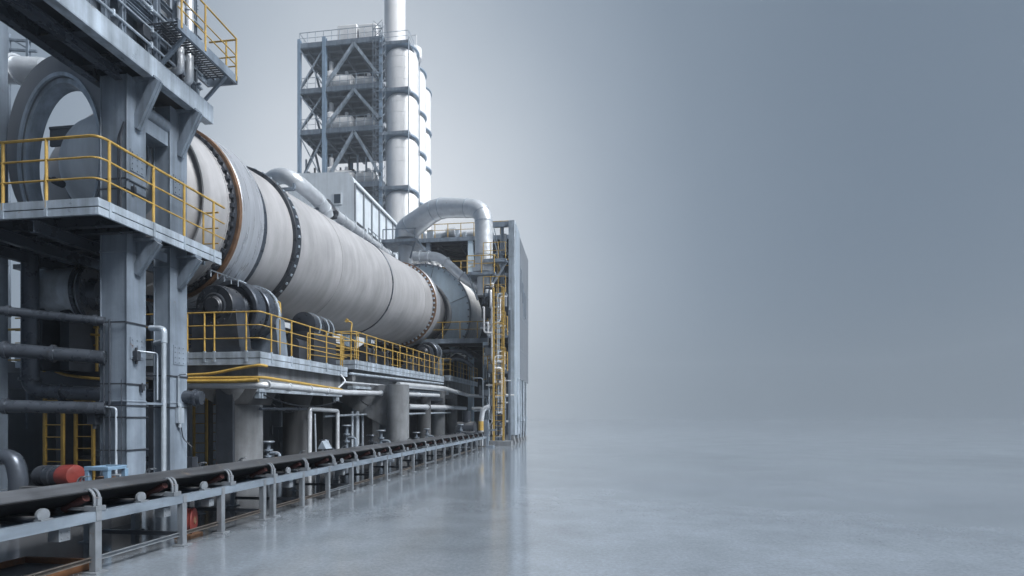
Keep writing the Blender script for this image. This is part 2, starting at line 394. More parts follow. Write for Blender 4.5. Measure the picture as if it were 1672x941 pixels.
# ------------------------------------------------------------------ front support frame
fr = thing('steel_gantry', 'tall blue grey steel gantry with two box columns and yellow railed platform', 'gantry', (-9.5, 10.6, 0))
CX0, CX1 = -9.82, -9.20
cols = [(CX0, CX1, 9.78, 10.26, 8.62), (-9.62, CX1, 10.93, 11.45, 8.62), (-13.33, -12.74, 9.9, 10.4, 11.5)]
for x0, x1, y0, y1, zt in cols:
    b = MB()
    b.box(x0 + .02, x1 - .02, y0 + .02, y1 - .02, 0.04, zt)        # core
    for (xx0, xx1) in ((x0, x0 + .022), (x1 - .022, x1)): b.box(xx0, xx1, y0, y1, 0.045, zt - .004)
    b.box(x0 - .12, x1 + .12, y0 - .12, y1 + .12, 0, 0.05)
    for z in (1.95, 5.0): b.box(x0 - .012, x1 + .012, y0 - .012, y1 + .012, z, z + .03)
    b.build('column', 'steel', fr, bevel=0.006)
for (yc, zz) in ((10.02, 3.05), (11.19, 3.05), (10.02, 6.9), (11.19, 6.9)):
    b = MB(); b.box(CX1 + .001, CX1 + .014, yc - .17, yc + .17, zz - .22, zz + .22)
    for dy in (-.12, 0, .12):
        for dz in (-.17, -.06, .06, .17): b.cyl((CX1 + .013, yc + dy, zz + dz), (CX1 + .028, yc + dy, zz + dz), .014, seg=6)
    b.build('splice_plate', 'steel', fr)
PX, PYF, PYB, PZ = -8.75, 8.69, 12.04, 5.60
b = MB()
b.box(PX - .03, PX, PYF, PYB, PZ - .12, PZ + .03); b.box(-13.2, PX - .03, PYF, PYF + .03, PZ - .12, PZ + .03)
b.build('toe_plate', 'galv', fr, bevel=0.004)
b = MB()
b.box(PX - .06, PX - .006, PYF + .006, PYB, PZ - .27, PZ - .135); b.box(-13.2, PX - .06, PYF + .006, PYF + .06, PZ - .27, PZ - .135)
b.build('edge_channel', 'galv', fr, bevel=0.004)
b = MB()
b.box(-13.2, CX0, PYF + .06, PYB, PZ - .03, PZ); b.box(CX1, PX - .06, PYF + .06, PYB, PZ - .03, PZ); b.box(CX0, CX1, PYF + .06, 9.78, PZ - .03, PZ)
b.build('floor_plate', 'dark', fr)
b = MB()
for y in (9.3, 9.66, 10.6, 11.6): b.ibeam((-13.2, y, PZ - .16), (PX - .07, y, PZ - .16), .12, .22, .014)
for x in (-12.4, -11.3, -10.2): b.ibeam((x, PYF + .08, PZ - .40), (x, PYB, PZ - .40), .14, .24, .014)
b.build('floor_beam', 'pipe', fr)
fp = lambda px: AY(px, 330, PYF); sp = lambda px: AX(px, 380, PX)
posts = [V((fp(q).x, PYF + .02, PZ)) for q in (-70, 3, 74)] + [V((PX - .02, sp(q).y, PZ)) for q in (180, 252, 302, 350)]
handrail(fr, [(-13.2, PYF + .02, PZ), (PX - .02, PYF + .02, PZ), (PX - .02, PYB + .12, PZ)], posts, 1.17, (1, .67, .345), .026, clip=True, fil=.2)
q1 = V((PX - .45, PYB - .05, PZ))
handrail(fr, [q1, (PX - .05, PYB - .05, PZ)], [q1], 1.0, (1, .62, .25), .022, clip=True)
# brackets
def bracket(y, z0, z1, x1=PX + .02):
    b = MB(); b.bar((CX1 - .02, y, z0), (x1, y, z1), .20, .13, up=(0, 1, 0)); b.bar((CX1 - .02, y, z0), (x1, y, z1), .24, .02, up=(0, 1, 0))
    b.bar((CX1, y, z1 + .02), (x1 + .02, y, z1 + .02), .2, .05)
    b.build('bracket', 'steel', fr, bevel=.004)
    b = MB(); b.prism([(CX1, y - .01, z0 + .15), (CX1, y - .01, z1), (x1 - .12, y - .01, z1)], (0, .02, 0)); b.build('gusset', 'steel', fr)
for y in (10.02, 11.2):
    bracket(y, 4.62, 5.26); bracket(y, 7.62, 8.58)
# upper deck
UB = 11.73
b = MB(); b.channel((PX - .10, 3.0, 8.8), (PX - .10, UB, 8.8), .22, .42, .02, side=-1); b.box(PX - .03, PX + .004, 9.74, 9.75, 8.59, 9.012)
b.build('edge_beam', 'galv', fr, bevel=.005)
b = MB(); b.box(-10.1, PX - .22, 3.0, UB - .05, 8.86, 8.90); b.build('upper_floor_plate', 'dark', fr)
b = MB()
for y in [3.6 + .85 * i for i in range(9)] + [UB - .12]: b.ibeam((-10.0, y, 8.74), (PX - .22, y, 8.74), .14, .22, .014)
b.ibeam((-9.96, 2.6, 8.70), (-9.96, UB, 8.70), .2, .36, .018)
b.ibeam((-9.3, 2.6, 8.52), (-9.3, 9.7, 8.52), .16, .18, .018)
b.build('deck_beam', 'pipe', fr)
b = MB(); b.cyl((CX1 - .15, 10.26, 8.15), (CX1 - .15, 10.93, 8.15), .17, seg=20); b.bar((-9.5, 10.26, 7.85), (-9.5, 10.93, 7.85), .5, .3); b.build('tie_beam', 'steel', fr)
b = MB()
b.bar((CX1 - .1, 10.26, 1.93), (CX1 - .1, 10.93, 1.93), .05, .05); b.bar((CX1 - .1, 10.26, 5.2), (CX1 - .1, 10.93, 5.2), .06, .2)
b.build('tie_rod', 'steel', fr)
# cables and clamps on the columns
def conduit(pts, r, m='pipe', parent=fr, name='conduit', fil=.06):
    return MB().tube(fillet(pts, fil, 5) if len(pts) > 2 else pts, r, 8).build(name, m, parent)
FY = 9.755
conduit([(-9.68, FY - .02, 0.1), (-9.68, FY - .02, 3.55), (-9.80, FY - .02, 3.62)], .018)
conduit([(-9.55, FY - .02, 0.1), (-9.55, FY - .02, 3.62)], .022)
conduit([(-9.40, FY - .02, 0.1), (-9.40, FY - .02, 1.82), (-9.62, FY - .02, 1.85)], .022, 'galv')
conduit([(-9.28, FY - .02, 0.1), (-9.28, FY - .02, 2.4)], .012)
conduit([(-9.30, FY - .02, 5.7), (-9.30, FY - .02, 7.35), (-9.22, FY - .02, 7.6)], .022, 'dark')
conduit([(-9.36, FY - .02, 5.7), (-9.36, FY - .02, 7.3), (-9.25, FY - .02, 7.55)], .015, 'dark')
for z in (0.95, 1.62, 1.86, 2.3, 3.55, 6.25, 6.45):
    b = MB(); b.box(CX0 - .025, CX1 + .025, FY - .03, FY - .012, z, z + .03); b.box(CX1 + .005, CX1 + .02, FY - .03, 10.3, z, z + .03); b.build('clamp_band', 'dark', fr)
for (x, y, z, s) in ((-9.86, 9.70, 1.62, .13), (CX1 + .06, 9.95, 2.9, .10), (CX1 + .06, 10.1, 2.25, .06), (CX1 + .05, 9.9, 6.3, .06)):
    b = MB(); b.box(x - s * .8, x + s * .6, y - s * .5, y + s * .5, z - s, z + s); b.cyl((x, y, z + s), (x, y, z + s * 1.7), s * .25, seg=8); b.cyl((x, y, z - s), (x, y, z - s * 1.7), s * .25, seg=8)
    b.build('switch_box', 'dark', fr, bevel=.006)
conduit([(CX1 + .08, 9.95, 3.0), (CX1 + .32, 10.2, 2.98), (CX1 + .32, 10.2, 2.0)], .014, 'galv')
b = MB(); b.box(-9.42, -8.95, 9.45, 9.7, 0.0, .42); b.prism([(-9.42, 9.45, .42), (-9.05, 9.45, .42), (-9.05, 9.45, .5), (-9.3, 9.45, .5)], (0, .25, 0)); b.build('base_shoe', 'steel', fr)
# second column conduit (bright) and box
conduit([(-9.55, 10.9, 3.3), (-9.30, 10.86, 3.34), (-9.30, 10.86, 3.34 - .05), (-9.30, 10.86, .1)], .052, 'galv', fil=.08)
b = MB(); b.box(CX1 + .004, CX1 + .09, 11.08, 11.25, 1.5, 1.85); b.cyl((CX1 + .05, 11.16, 1.4), (CX1 + .05, 11.16, 1.95), .035, seg=10); b.build('switch_box', 'galv', fr, bevel=.006)
conduit([(CX1 + .05, 11.12, 1.9), (CX1 + .05, 11.12, 2.6), (CX1 + .25, 11.12, 2.62)], .02, 'galv')
conduit([(CX1 + .05, 11.2, 1.42), (CX1 + .06, 11.25, 1.15), (CX1 + .2, 11.35, .95)], .012, 'black')
for z in (1.84, 2.55, 5.75): b = MB(); b.box(CX0 - .02, CX1 + .02, 10.895, 10.915, z, z + .03); b.box(CX1 + .004, CX1 + .02, 10.9, 11.46, z, z + .03); b.build('clamp_band', 'dark', fr)

# rack on the upper deck: posts, panel walls, beams
b = MB()
for q, zt in ((172, 13.0), (241, 10.6), (256, 13), (288, 12.5)):
    p = AX(q, 60, PX - .28); b.ibeam((p.x, p.y, 9.0), (p.x, p.y, zt), .10, .10, .012)
b.build('rack_post', 'steel', fr)
b = MB()
b.box(-9.32, -9.28, 8.9, 11.6, 9.02, 9.85); b.box(-9.75, -9.7, 6, 11.3, 9.02, 12.0)
b.build('side_panel', 'clad', fr)
b = MB()
for z, x in ((9.75, -8.98), (9.92, -9.0), (10.5, -9.0), (11.3, -9.1)): b.channel((x, 5, z), (x, 11.62, z), .12, .10, .012)
b.ibeam((-9.05, 4, 10.15), (-9.05, 11.4, 10.15), .2, .22, .015)
for y in (9.0, 9.8, 10.6, 11.3): b.bar((-9.6, y, 10.2), (-8.8, y, 10.2), .1, .1)
b.build('rack_beam', 'steel', fr)
for (y0_, y1_, z0_, z1_, mm) in ((6.2, 8.6, 9.05, 9.55, 'clad'), (8.75, 10.0, 9.1, 9.8, 'panel'), (7.0, 9.3, 10.3, 11.0, 'clad'), (9.4, 10.9, 10.35, 11.1, 'clad'), (10.1, 11.4, 9.45, 9.7, 'galv')):
    b = MB(); b.box(-9.24, -9.18, y0_, y1_, z0_, z1_); b.box(-9.18, -9.165, y0_ + .05, y0_ + .09, z0_ + .03, z1_ - .03); b.box(-9.18, -9.165, y1_ - .09, y1_ - .05, z0_ + .03, z1_ - .03); b.build('equipment_panel', mm, fr, bevel=.004)
for (x, y) in ((-8.9, 8.6), (-8.9, 9.35), (-8.9, 10.2), (-8.92, 10.75), (-8.9, 11.3)):
    b = MB(); b.ibeam((x, y, 9.0), (x, y, 11.4), .09, .09, .01); b.build('rack_post', 'steel', fr)
for z, x, r_ in ((9.3, -8.86, .028), (9.62, -8.84, .02), (10.05, -8.86, .035), (10.7, -8.84, .025)):
    b = MB(); b.tube([(x, 6, z), (x, 11.5, z)], r_, 8)
    for y in (8.2, 9.1, 10.0, 10.9): b.box(x - .05, x + .04, y - .02, y + .02, z - .06, z + .06)
    b.build('service_pipe', 'galv', fr)
for y, z in ((9.0, 9.98), (9.9, 9.5), (10.5, 9.9), (10.95, 9.25)):
    b = MB(); b.box(-8.98, -8.84, y - .1, y + .1, z - .13, z + .13); b.cyl((-8.9, y, z - .13), (-8.9, y, z - .35), .015, seg=6); b.build('junction_box', 'dark', fr, bevel=.006)
b = MB(); b.tube([(-8.93, 5, 9.08), (-8.93, 11.6, 9.08)], .03, 8); b.tube([(-8.85, 6, 9.06), (-8.85, 11.6, 9.06)], .02, 8); b.tube([(-9.0, 9.9, 9.4), (-9.0, 11.6, 9.35)], .035, 8)
b.build('conduit', 'dark', fr)
pp = AX(320, 150, PX - .12); b = MB(); b.bar((pp.x, pp.y, 8.98), (pp.x, pp.y, 9.85), .05, .05); b.cyl((pp.x, pp.y, 9.3), (pp.x + .12, pp.y, 9.3), .03, seg=8); b.build('stub_post', 'steel', fr)
b = MB(); b.box(-9.5, -8.95, 11.0, 11.55, 9.02, 9.32); b.cyl((-9.2, 11.3, 9.3), (-9.2, 11.3, 9.5), .14, seg=16); b.build('machine_box', 'galv', fr, bevel=.01)
# vertical bright pipes in front of the rack
for i, (px, rr, zb) in enumerate(((295, .075, 9.35), (309, .088, 9.28))):
    p = AX(px, 100, PX - .02)
    b = MB(); b.tube([(p.x, p.y, zb), (p.x, p.y, 14)], rr, 16)
    b.lathe([(0, rr), (0, rr + .02), (.04, rr + .02), (.04, rr)], 16, (p.x, p.y, 9.75), (0, 0, 1)); b.lathe([(0, rr), (0, rr + .02), (.04, rr + .02), (.04, rr)], 16, (p.x, p.y, 10.7), (0, 0, 1))
    b.tube(fillet([(p.x, p.y, zb + .02), (p.x, p.y, zb - .12), (p.x - .4, p.y, zb - .14)], .12, 5), rr * .98, 14)
    tag(b.build('riser_pipe', 'bright'), ('slim vertical pipe left of the catwalk at the top of the frame', 'thicker vertical pipe beside the yellow railed catwalk at the top')[i], 'pipe')
# catwalk with grating
CWX, CWZ, CWY = -8.2, 9.72, 11.83
cw = thing('catwalk', 'high grating catwalk with yellow handrail jutting out at the top of the frame', 'catwalk', (-8.5, 10.9, 9.6))
b = MB(); b.channel((CWX - .03, 9.95, CWZ - .06), (CWX - .03, CWY, CWZ - .06), .06, .2, .012, side=-1); b.channel((CWX - .75, 9.95, CWZ - .06), (CWX - .75, CWY, CWZ - .06), .06, .2, .012); b.bar((CWX - .78, CWY, CWZ - .06), (CWX, CWY, CWZ - .06), .05, .2)
b.build('edge_channel', 'steel', cw)
b = MB()
for i in range(25):
    y = 10.0 + i * .073; b.bar((CWX - .73, y, CWZ), (CWX - .05, y, CWZ), .012, .035)
for x in (.2, .4, .58): b.bar((CWX - x, 9.95, CWZ - .025), (CWX - x, CWY, CWZ - .025), .02, .02)
b.build('grating', 'dark', cw)
for y in (10.2, 11.5): b = MB(); b.bar((PX - .1, y, CWZ - .75), (CWX - .05, y, CWZ - .17), .06, .06); b.build('strut', 'steel', cw)
a0, a1, a2 = V((CWX, 9.95, CWZ)), V((CWX, CWY, CWZ)), V((CWX - .72, CWY, CWZ))
handrail(cw, [a0, a1, a2], [V((CWX, y, CWZ)) for y in (10.05, 10.75, 11.8)] + [V((CWX - .28, CWY, CWZ))], .90, (1, .55, .3), .02, fil=.03)

# oval hood left of the first column, standing on the platform
oh = thing('inlet_hood', 'big oval grey steel hood ring standing on the railed platform', 'kiln hood', (-11.2, 10.6, PZ))
def ell(cx, cz, a, bb, n=56): return [(cx + a * math.cos(2 * PI * k / n), cz + bb * math.sin(2 * PI * k / n)) for k in range(n)]
def ovalring(name, m, c_in, c_out, y0, y1):
    b = MB(); A = ell(*c_in); B = ell(*c_out); n = len(A)
    vv = [[b.bm.verts.new((x, y, z)) for (x, z) in P] for P, y in ((A, y0), (B, y0), (B, y1), (A, y1))]
    for r in range(4):
        for k in range(n):
            k2 = (k + 1) % n; b._face((vv[r][k], vv[r][k2], vv[(r + 1) % 4][k2], vv[(r + 1) % 4][k]))
    return b.build(name, m, oh, ang=40)
ovalring('ring_body', 'clad', (-11.35, 7.35, .99, 1.74), (-11.35, 7.6, 1.36, 1.98), 10.34, 10.66)
ovalring('inner_lining', 'galv', (-11.35, 7.3, .93, 1.67), (-11.35, 7.34, .988, 1.738), 10.38, 10.70)
ovalring('front_flange', 'galv', (-11.35, 7.34, .99, 1.74), (-11.35, 7.36, 1.05, 1.80), 10.30, 10.345)
b = MB(); b.box(-12.3, -10.3, 10.95, 11.0, 7.92, 8.30); b.box(-12.3, -10.3, 10.93, 11.02, 8.30, 8.36); b.build('cross_plate', 'clad', oh)
dm = AD(168, 268, 12.3)
b = MB(); b.lathe([(-.62, 0), (-.60, .25), (-.50, .58), (-.33, .88), (-.12, 1.08), (.1, 1.18), (.55, 1.18), (.55, 0)], 48, dm, (.12, 1, 0)); b.build('domed_end', 'house', oh)
b = MB(); b.lathe([(.05, 1.17), (.05, 1.25), (.12, 1.25), (.12, 1.17)], 48, dm, (.12, 1, 0), closed=True); b.build('dome_flange', 'steel', oh)
b = MB(); b.bar((-11.5, 10.9, 7.75), (-10.9, 10.9, 8.2), .04, .03); b.cyl((-11.35, 10.2, 6.75), (-11.15, 10.2, 6.65), .08, seg=10); b.bar((-11.25, 10.3, 6.7), (-11.7, 10.34, 6.9), .05, .05); b.build('latch', 'dark', oh)

# light pipe rack beyond, top left
for i, (y, r_) in enumerate(((13.2, .42),)):
    b = MB(); b.tube([AD(-40, 112, 15.5), AD(78, 118, 15.5)], r_ * .85, 20)
    b.lathe([(0, .36), (0, .42), (.06, .42), (.06, .36)], 20, AD(30, 115, 15.5), (1, 0, 0))
    tag(b.build('top_duct', 'bright'), 'pale horizontal duct behind the top left corner column', 'duct')
tp = thing('pipe_trestle', 'slender braced steel trestle behind the corner column at top left', 'trestle', AD(20, 250, 16.2))
b = MB()
for q in (14, 46): b.bar(AD(q, 700, 16.2), AD(q, 55, 16.2), .08, .08)
for yy in (62, 78, 128): b.bar(AD(-40, yy, 16.2), AD(60, yy + 6, 16.2), .06, .06)
b.bar(AD(14, 62, 16.2), AD(46, 80, 16.2), .04, .04)
b.build('frame', 'steel', tp)
# ------------------------------------------------------------------ kiln (local Y = kiln axis)
KC = V((-12.054, 14.011, 7.50)); KN = V((0.04265, 0.99756, 0.05522)).normalized()
rot = V((0, 1, 0)).rotation_difference(KN)
kl = thing('rotary_kiln', 'huge grey rotary kiln cylinder resting at a slight tilt on its piers', 'kiln', KC, local=True)
kl.rotation_mode = 'QUATERNION'; kl.rotation_quaternion = rot
def KP(s, a, r):   # world point on the kiln: axial s, angle a (0=+X, 90=up), radius r
    return KC + rot @ V((r * math.cos(math.radians(a)), s, r * math.sin(math.radians(a))))
RS = 2.36
b = MB(); b.lathe([(-1.0, RS), (0.0, RS), (1.5, RS), (2.92, RS), (6, RS), (11, RS), (16, RS), (18.3, RS), (19.0, 2.08), (25.0, 2.06)], 112)
b.build('shell', 'shell', kl)
b = MB(); b.lathe([(-2.5, 0), (-2.47, .5), (-2.35, 1.0), (-2.1, 1.5), (-2.0, 1.62), (-1.0, RS - .002)], 72); b.build('end_cone', 'shell', kl)
b = MB(); b.lathe([(-1.25, RS + .0), (-1.25, RS + .05), (-1.0, RS + .05), (-1.0, RS)], 96); b.lathe([(-.30, RS), (-.30, RS + .018), (-.26, RS + .018), (-.26, RS)], 96); b.build('weld_band', 'shell', kl)
def ringp(name, m, s0, s1, ri, ro, seg=128, bev=.02):
    b = MB(); b.lathe([(s0, ri), (s0, ro - bev), (s0 + bev, ro), (s1 - bev, ro), (s1, ro - bev), (s1, ri)], seg, closed=True); return b.build(name, m, kl, ang=30)
def blocks(name, m, s, r, n, sz, tang=0.0):
    b = MB(); b.box(-sz[0] / 2, sz[0] / 2, -sz[1] / 2, sz[1] / 2, -sz[2] / 2, sz[2] / 2)
    o = b.build(name, m, kl, loc=(0, 0, 0), bevel=.004)
    for k in range(n):
        c = o if k == 0 else o.copy()
        if k: COL.objects.link(c); c.parent = kl
        a = 2 * PI * k / n; c.rotation_euler = (0, -a, 0); c.location = (r * math.cos(a), s, r * math.sin(a))
ringp('tyre', 'tyre', 0.05, 1.02, RS + .05, 2.56)
ringp('tyre_rim', 'rust', -0.06, 0.047, RS + .10, 2.552, bev=.008)
ringp('retaining_ring', 'black', -.16, .045, RS + .004, RS + .095)
blocks('retaining_block', 'black', -.20, RS + .055, 60, (.12, .10, .11))
ringp('tyre_shade_band', 'pipe', 1.05, 1.38, RS + .003, RS + .05, bev=.01)  # dark ring on the shell standing in for shadow behind the tyre
ringp('flange_ring', 'black', 2.80, 3.10, RS + .003, RS + .13, bev=.01)
blocks('flange_bolt', 'galv', 2.95, RS + .14, 48, (.05, .08, .08))
for s in (6.2, 16.0):
    ringp('seam_band', 'shell', s, s + .10, RS + .002, RS + .012, bev=.004)
ringp('weld_seam', 'pipe', 11.15, 11.24, RS + .004, RS + .04, bev=.01)
ringp('tyre', 'tyre', 17.42, 18.1, RS + .05, 2.56)
ringp('tyre_rim', 'rust', 17.33, 17.415, RS + .13, 2.553, bev=.008)
blocks('retaining_block', 'galv', 17.28, RS + .07, 56, (.10, .12, .10))
ringp('retaining_ring', 'rust', 17.30, 17.41, RS + .004, RS + .12, bev=.006)
ringp('end_band', 'black', 20.55, 20.75, 2.085, 2.22, bev=.02)
ringp('end_band', 'shell', 20.76, 21.0, 2.085, 2.27, bev=.02)

# ------------------------------------------------------------------ kiln piers
DX = -8.4
def pier(label, y0, y1, z0, z1, loc, posts_front=None, n_side=6, side_posts=None, front=True, rail_h=1.05, xl=-15.8):
    t = thing('kiln_pier', label, 'kiln pier', loc)
    def Z(y): return z0 + (z1 - z0) * (y - y0) / (y1 - y0)
    def slab(name, m, x0, x1, ya, yb, dz0, dz1, bevel=0):
        b = MB(); P = [V((x0, ya, Z(ya) + dz0)), V((x1, ya, Z(ya) + dz0)), V((x1, ya, Z(ya) + dz1)), V((x0, ya, Z(ya) + dz1))]
        Q = [V((x0, yb, Z(yb) + dz0)), V((x1, yb, Z(yb) + dz0)), V((x1, yb, Z(yb) + dz1)), V((x0, yb, Z(yb) + dz1))]
        v = [b.bm.verts.new(p) for p in P + Q]
        for q in ((0, 1, 2, 3), (7, 6, 5, 4), (0, 4, 5, 1), (1, 5, 6, 2), (2, 6, 7, 3), (3, 7, 4, 0)): b._face([v[i] for i in q])
        return b.build(name, m, t, bevel=bevel)
    slab('deck_slab', 'conc', xl, DX - .06, y0 + .06, y1 - .01, -.30, -.01)
    b_ = slab('toe_plate', 'galv', DX - .03, DX, y0, y1, -.16, .0, .004)
    slab('edge_channel', 'galv', DX - .05, DX - .008, y0 + .01, y1, -.34, -.175, .004)
    if front:
        slab('toe_plate', 'galv', xl, DX - .03, y0, y0 + .03, -.16, 0, .004); slab('edge_channel', 'galv', xl, DX - .05, y0 + .01, y0 + .05, -.34, -.175, .004)
    slab('girder', 'conc', xl + .3, DX - .22, y0 + .25, y1 - .1, -.95, -.305, .01)
    slab('girder_flange', 'galv', DX - .45, DX - .17, y0 + .22, y1 - .08, -1.05, -.955)
    b = MB()
    for yy in (y0 + .3, y0 + .42, y0 + .54, y1 - .3, y1 - .42): b.box(DX - .33, DX - .2, yy - .045, yy + .045, Z(yy) - 1.22, Z(yy) - 1.052)
    b.build('hanger_lug', 'galv', t)
    pts = ([V((xl, y0 + .02, z0)), V((DX - .02, y0 + .02, z0))] if front else [V((DX - .02, y0 + .02, z0))]) + [V((DX - .02, y1 - .05, z1))]
    ps = [V((AY(q, 560, y0 + .02).x, y0 + .02, z0)) for q in (posts_front or [])]
    ys = side_posts or [y0 + .15 + (y1 - y0 - .3) * i / (n_side - 1) for i in range(n_side)]
    ps += [V((DX - .02, yy, Z(yy))) for yy in ys]
    handrail(t, pts, ps, rail_h, (1, .67, .34), .021, clip=True, fil=.12)
    return t, Z
p1, Z1 = pier('nearest kiln pier, its railed deck carrying the big black roller housing', 13.07, 18.30, 3.36, 3.42, (-11, 15.6, 0),
              (306, 334, 350, 402), side_posts=[AX(q, 590, DX).y for q in (444, 477, 507, 534, 557)])
p2, Z2 = pier('middle kiln pier with the longest yellow railed deck', 18.94, 31.6, 3.76, 4.10, (-11, 25, 0), None, 14, front=True)
p3, Z3 = pier('farthest and shortest kiln pier beyond the far roller', 33.0, 41.9, 4.28, 4.42, (-11, 37, 0), None, 10, front=True)
# second (rear) rail line on the middle pier & walkway link
handrail(p2, [(-9.45, 19.2, 3.77), (-9.45, 30.5, 4.07)], along((-9.45, 19.2, 3.77), (-9.45, 30.5, 4.07), 12), 1.0, (1, .6, .3), .02)
handrail(p1, [(-9.0, 16.6, 3.4), (-8.55, 18.2, 3.42)], [(-9.0, 16.6, 3.4), (-8.55, 18.2, 3.42)], 1.0, (1, .6, .3), .02)
handrail(p2, [(-9.3, 18.98, 3.76), (-9.3, 19.7, 3.78), (-8.7, 20.0, 3.78)], [(-9.3, 18.98, 3.76), (-9.3, 19.7, 3.78), (-8.75, 20.0, 3.78)], 1.1, (1, .75, .5, .25), .02)
b = MB(); q = AX(573, 590, -8.6); b.tube(fillet([q, q + V((0, 0, 1.1)), q + V((0, .1, 1.45)), q + V((-.15, 0, 1.5))], .18, 6), .028, 8); b.cyl(q + V((-.20, 0, 1.46)), q + V((-.12, 0, 1.56)), .06, seg=10)
b.build('lamp_post', 'yellow', p2)
# piers' pillars
def pillar(parent, px, d, r, ztop, m='conc', plinth=0.0, square=False, name='pillar'):
    q = AD(px, 682, d); b = MB()
    if square: b.box(q.x - r, q.x + r, q.y - r, q.y + r, 0, ztop)
    else:
        b.lathe([(0, 0), (0, r), (ztop - .35, r), (ztop, r + .14), (ztop, 0)] if not plinth else
                [(0, 0), (0, r + .2), (plinth - .08, r + .2), (plinth - .08, r + .12), (plinth, r + .12), (plinth, r), (ztop, r), (ztop, 0)], 32, (q.x, q.y, 0), (0, 0, 1))
    b.build(name, m, parent, bevel=.01 if square else 0); return q
pillar(p1, 397, 14.9, .50, 2.40)
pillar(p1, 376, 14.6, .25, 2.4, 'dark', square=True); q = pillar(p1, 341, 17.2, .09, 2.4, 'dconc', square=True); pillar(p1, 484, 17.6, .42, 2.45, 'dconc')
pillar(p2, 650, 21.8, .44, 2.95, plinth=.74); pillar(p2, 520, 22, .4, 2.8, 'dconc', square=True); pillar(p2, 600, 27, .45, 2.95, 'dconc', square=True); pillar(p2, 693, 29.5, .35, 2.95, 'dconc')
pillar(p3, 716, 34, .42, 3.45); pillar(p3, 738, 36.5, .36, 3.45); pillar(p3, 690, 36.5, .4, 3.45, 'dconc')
# corbel and haunch
b = MB(); qq = AD(397, 682, 14.9)
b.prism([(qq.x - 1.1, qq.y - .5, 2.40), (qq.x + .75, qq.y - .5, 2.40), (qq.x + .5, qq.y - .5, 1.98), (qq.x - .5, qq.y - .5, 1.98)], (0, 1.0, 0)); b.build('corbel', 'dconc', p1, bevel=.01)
b = MB(); qq = AD(650, 682, 21.8)
b.prism([(qq.x - .3, qq.y - .12, 2.95), (qq.x - 2.6, qq.y - .12, 2.95), (qq.x - 2.6, qq.y - .12, 2.4), (qq.x - .3, qq.y - .12, 1.15)], (0, .24, 0)); b.build('haunch', 'conc', p2)
b = MB(); b.box(-12.0, DX - .35, 19.4, 31.2, 2.84, 2.95); b.box(-9.1, -8.8, 18.6, 33.2, 2.62, 2.84); b.build('under_beam', 'dark', p2)
b = MB(); b.box(DX - .40, DX - .12, 20.0, 31.3, 3.24, 3.36); b.channel((DX - .12, 19.4, 3.20), (DX - .12, 31.4, 3.45), .1, .06, .01, side=-1); b.build('cable_tray', 'dark', p2)
b = MB(); b.prism([(DX - .2, 33.1, 3.46), (-9.6, 33.1, 3.46), (-9.4, 33.1, 2.9), (-8.8, 33.1, 2.9)], (0, 3.0, 0)); b.build('corbel', 'conc', p3)

# ------------------------------------------------------------------ support rollers
def roller_station(name, label, X, Yc, Zc, R, L, zdeck, bolts=True, m='black', mir=False):
    t = thing(name, label, 'roller', (X, Yc, zdeck))
    b = MB(); b.lathe([(-L / 2, 0), (-L / 2, R * .5), (-L / 2 + .10, R * .62), (-L / 2 + .10, R * .80), (-L / 2, R * .84), (-L / 2, R - .03), (-L / 2 + .03, R), (-.10, R), (-.08, R * .97), (-.08, R * .70), (.10, R * .70), (.10, R * .95), (.13, R * .98), (L / 2 - .04, R * .98), (L / 2, R * .94), (L / 2, R * .6), (L / 2, 0)], 48, (X, Yc, Zc), KN); b.build('roller', 'pipe', t)
    for sg in (-1, 1):
        c = V((X, Yc, Zc)) + KN * (sg * (L / 2 + .40))
        hr = R * .70
        b = MB(); b.lathe([(-.33, 0), (-.33, hr * .42), (-.30, hr * .46), (-.30, hr * .55), (-.27, hr * .62), (-.27, hr * .95), (-.22, hr), (.22, hr), (.27, hr * .93), (.27, 0)], 40, c, KN)
        b.lathe([(-.36, 0), (-.36, hr * .36), (-.33, hr * .4)], 28, c, KN)
        if bolts:
            for k in range(14):
                a = 2 * PI * k / 14; o = V((math.cos(a), 0, math.sin(a))) * hr * .80
                b.cyl(c + o - KN * .30, c + o - KN * .26, .028, seg=6)
        b.build('bearing_housing', m, t)
        b = MB(); b.prism([c + V((-hr * 1.05, -.26, -hr * .2)), c + V((hr * 1.05, -.26, -hr * .2)), c + V((hr * 1.25, -.26, zdeck + .12 - c.z)), c + V((-hr * 1.25, -.26, zdeck + .12 - c.z))], (0, .52, 0)); b.build('bearing_pedestal', 'steel' if sg > 0 else 'dark', t, bevel=.01)
    b = MB(); b.box(X - R * 1.1, X + R * 1.1, Yc - L / 2 - .95, Yc + L / 2 + .95, zdeck - .01, zdeck + .12); b.build('base_frame', 'dark', t)
    # curved guard with steel strap
    b = MB(); cs = V((X, Yc, Zc)); seg = 18
    for k in range(seg):
        a0 = math.radians(-10 + 130 * k / seg); a1 = math.radians(-10 + 130 * (k + 1) / seg)
        for (dy, w, rr) in ((L / 2 + .02, .12, R + .03),):
            p0 = cs + V((math.cos(a0) * rr, dy, math.sin(a0) * rr)); p1_ = cs + V((math.cos(a1) * rr, dy, math.sin(a1) * rr))
            b.bar(p0, p1_, .14, .03, up=(math.cos(a0), 0, math.sin(a0)))
    b.build('guard_strap', 'galv', t)
    return t
t = roller_station('support_roller', 'big black support roller at the front corner of the nearest pier', -9.92, 14.55, 4.72, .84, .95, 3.37)
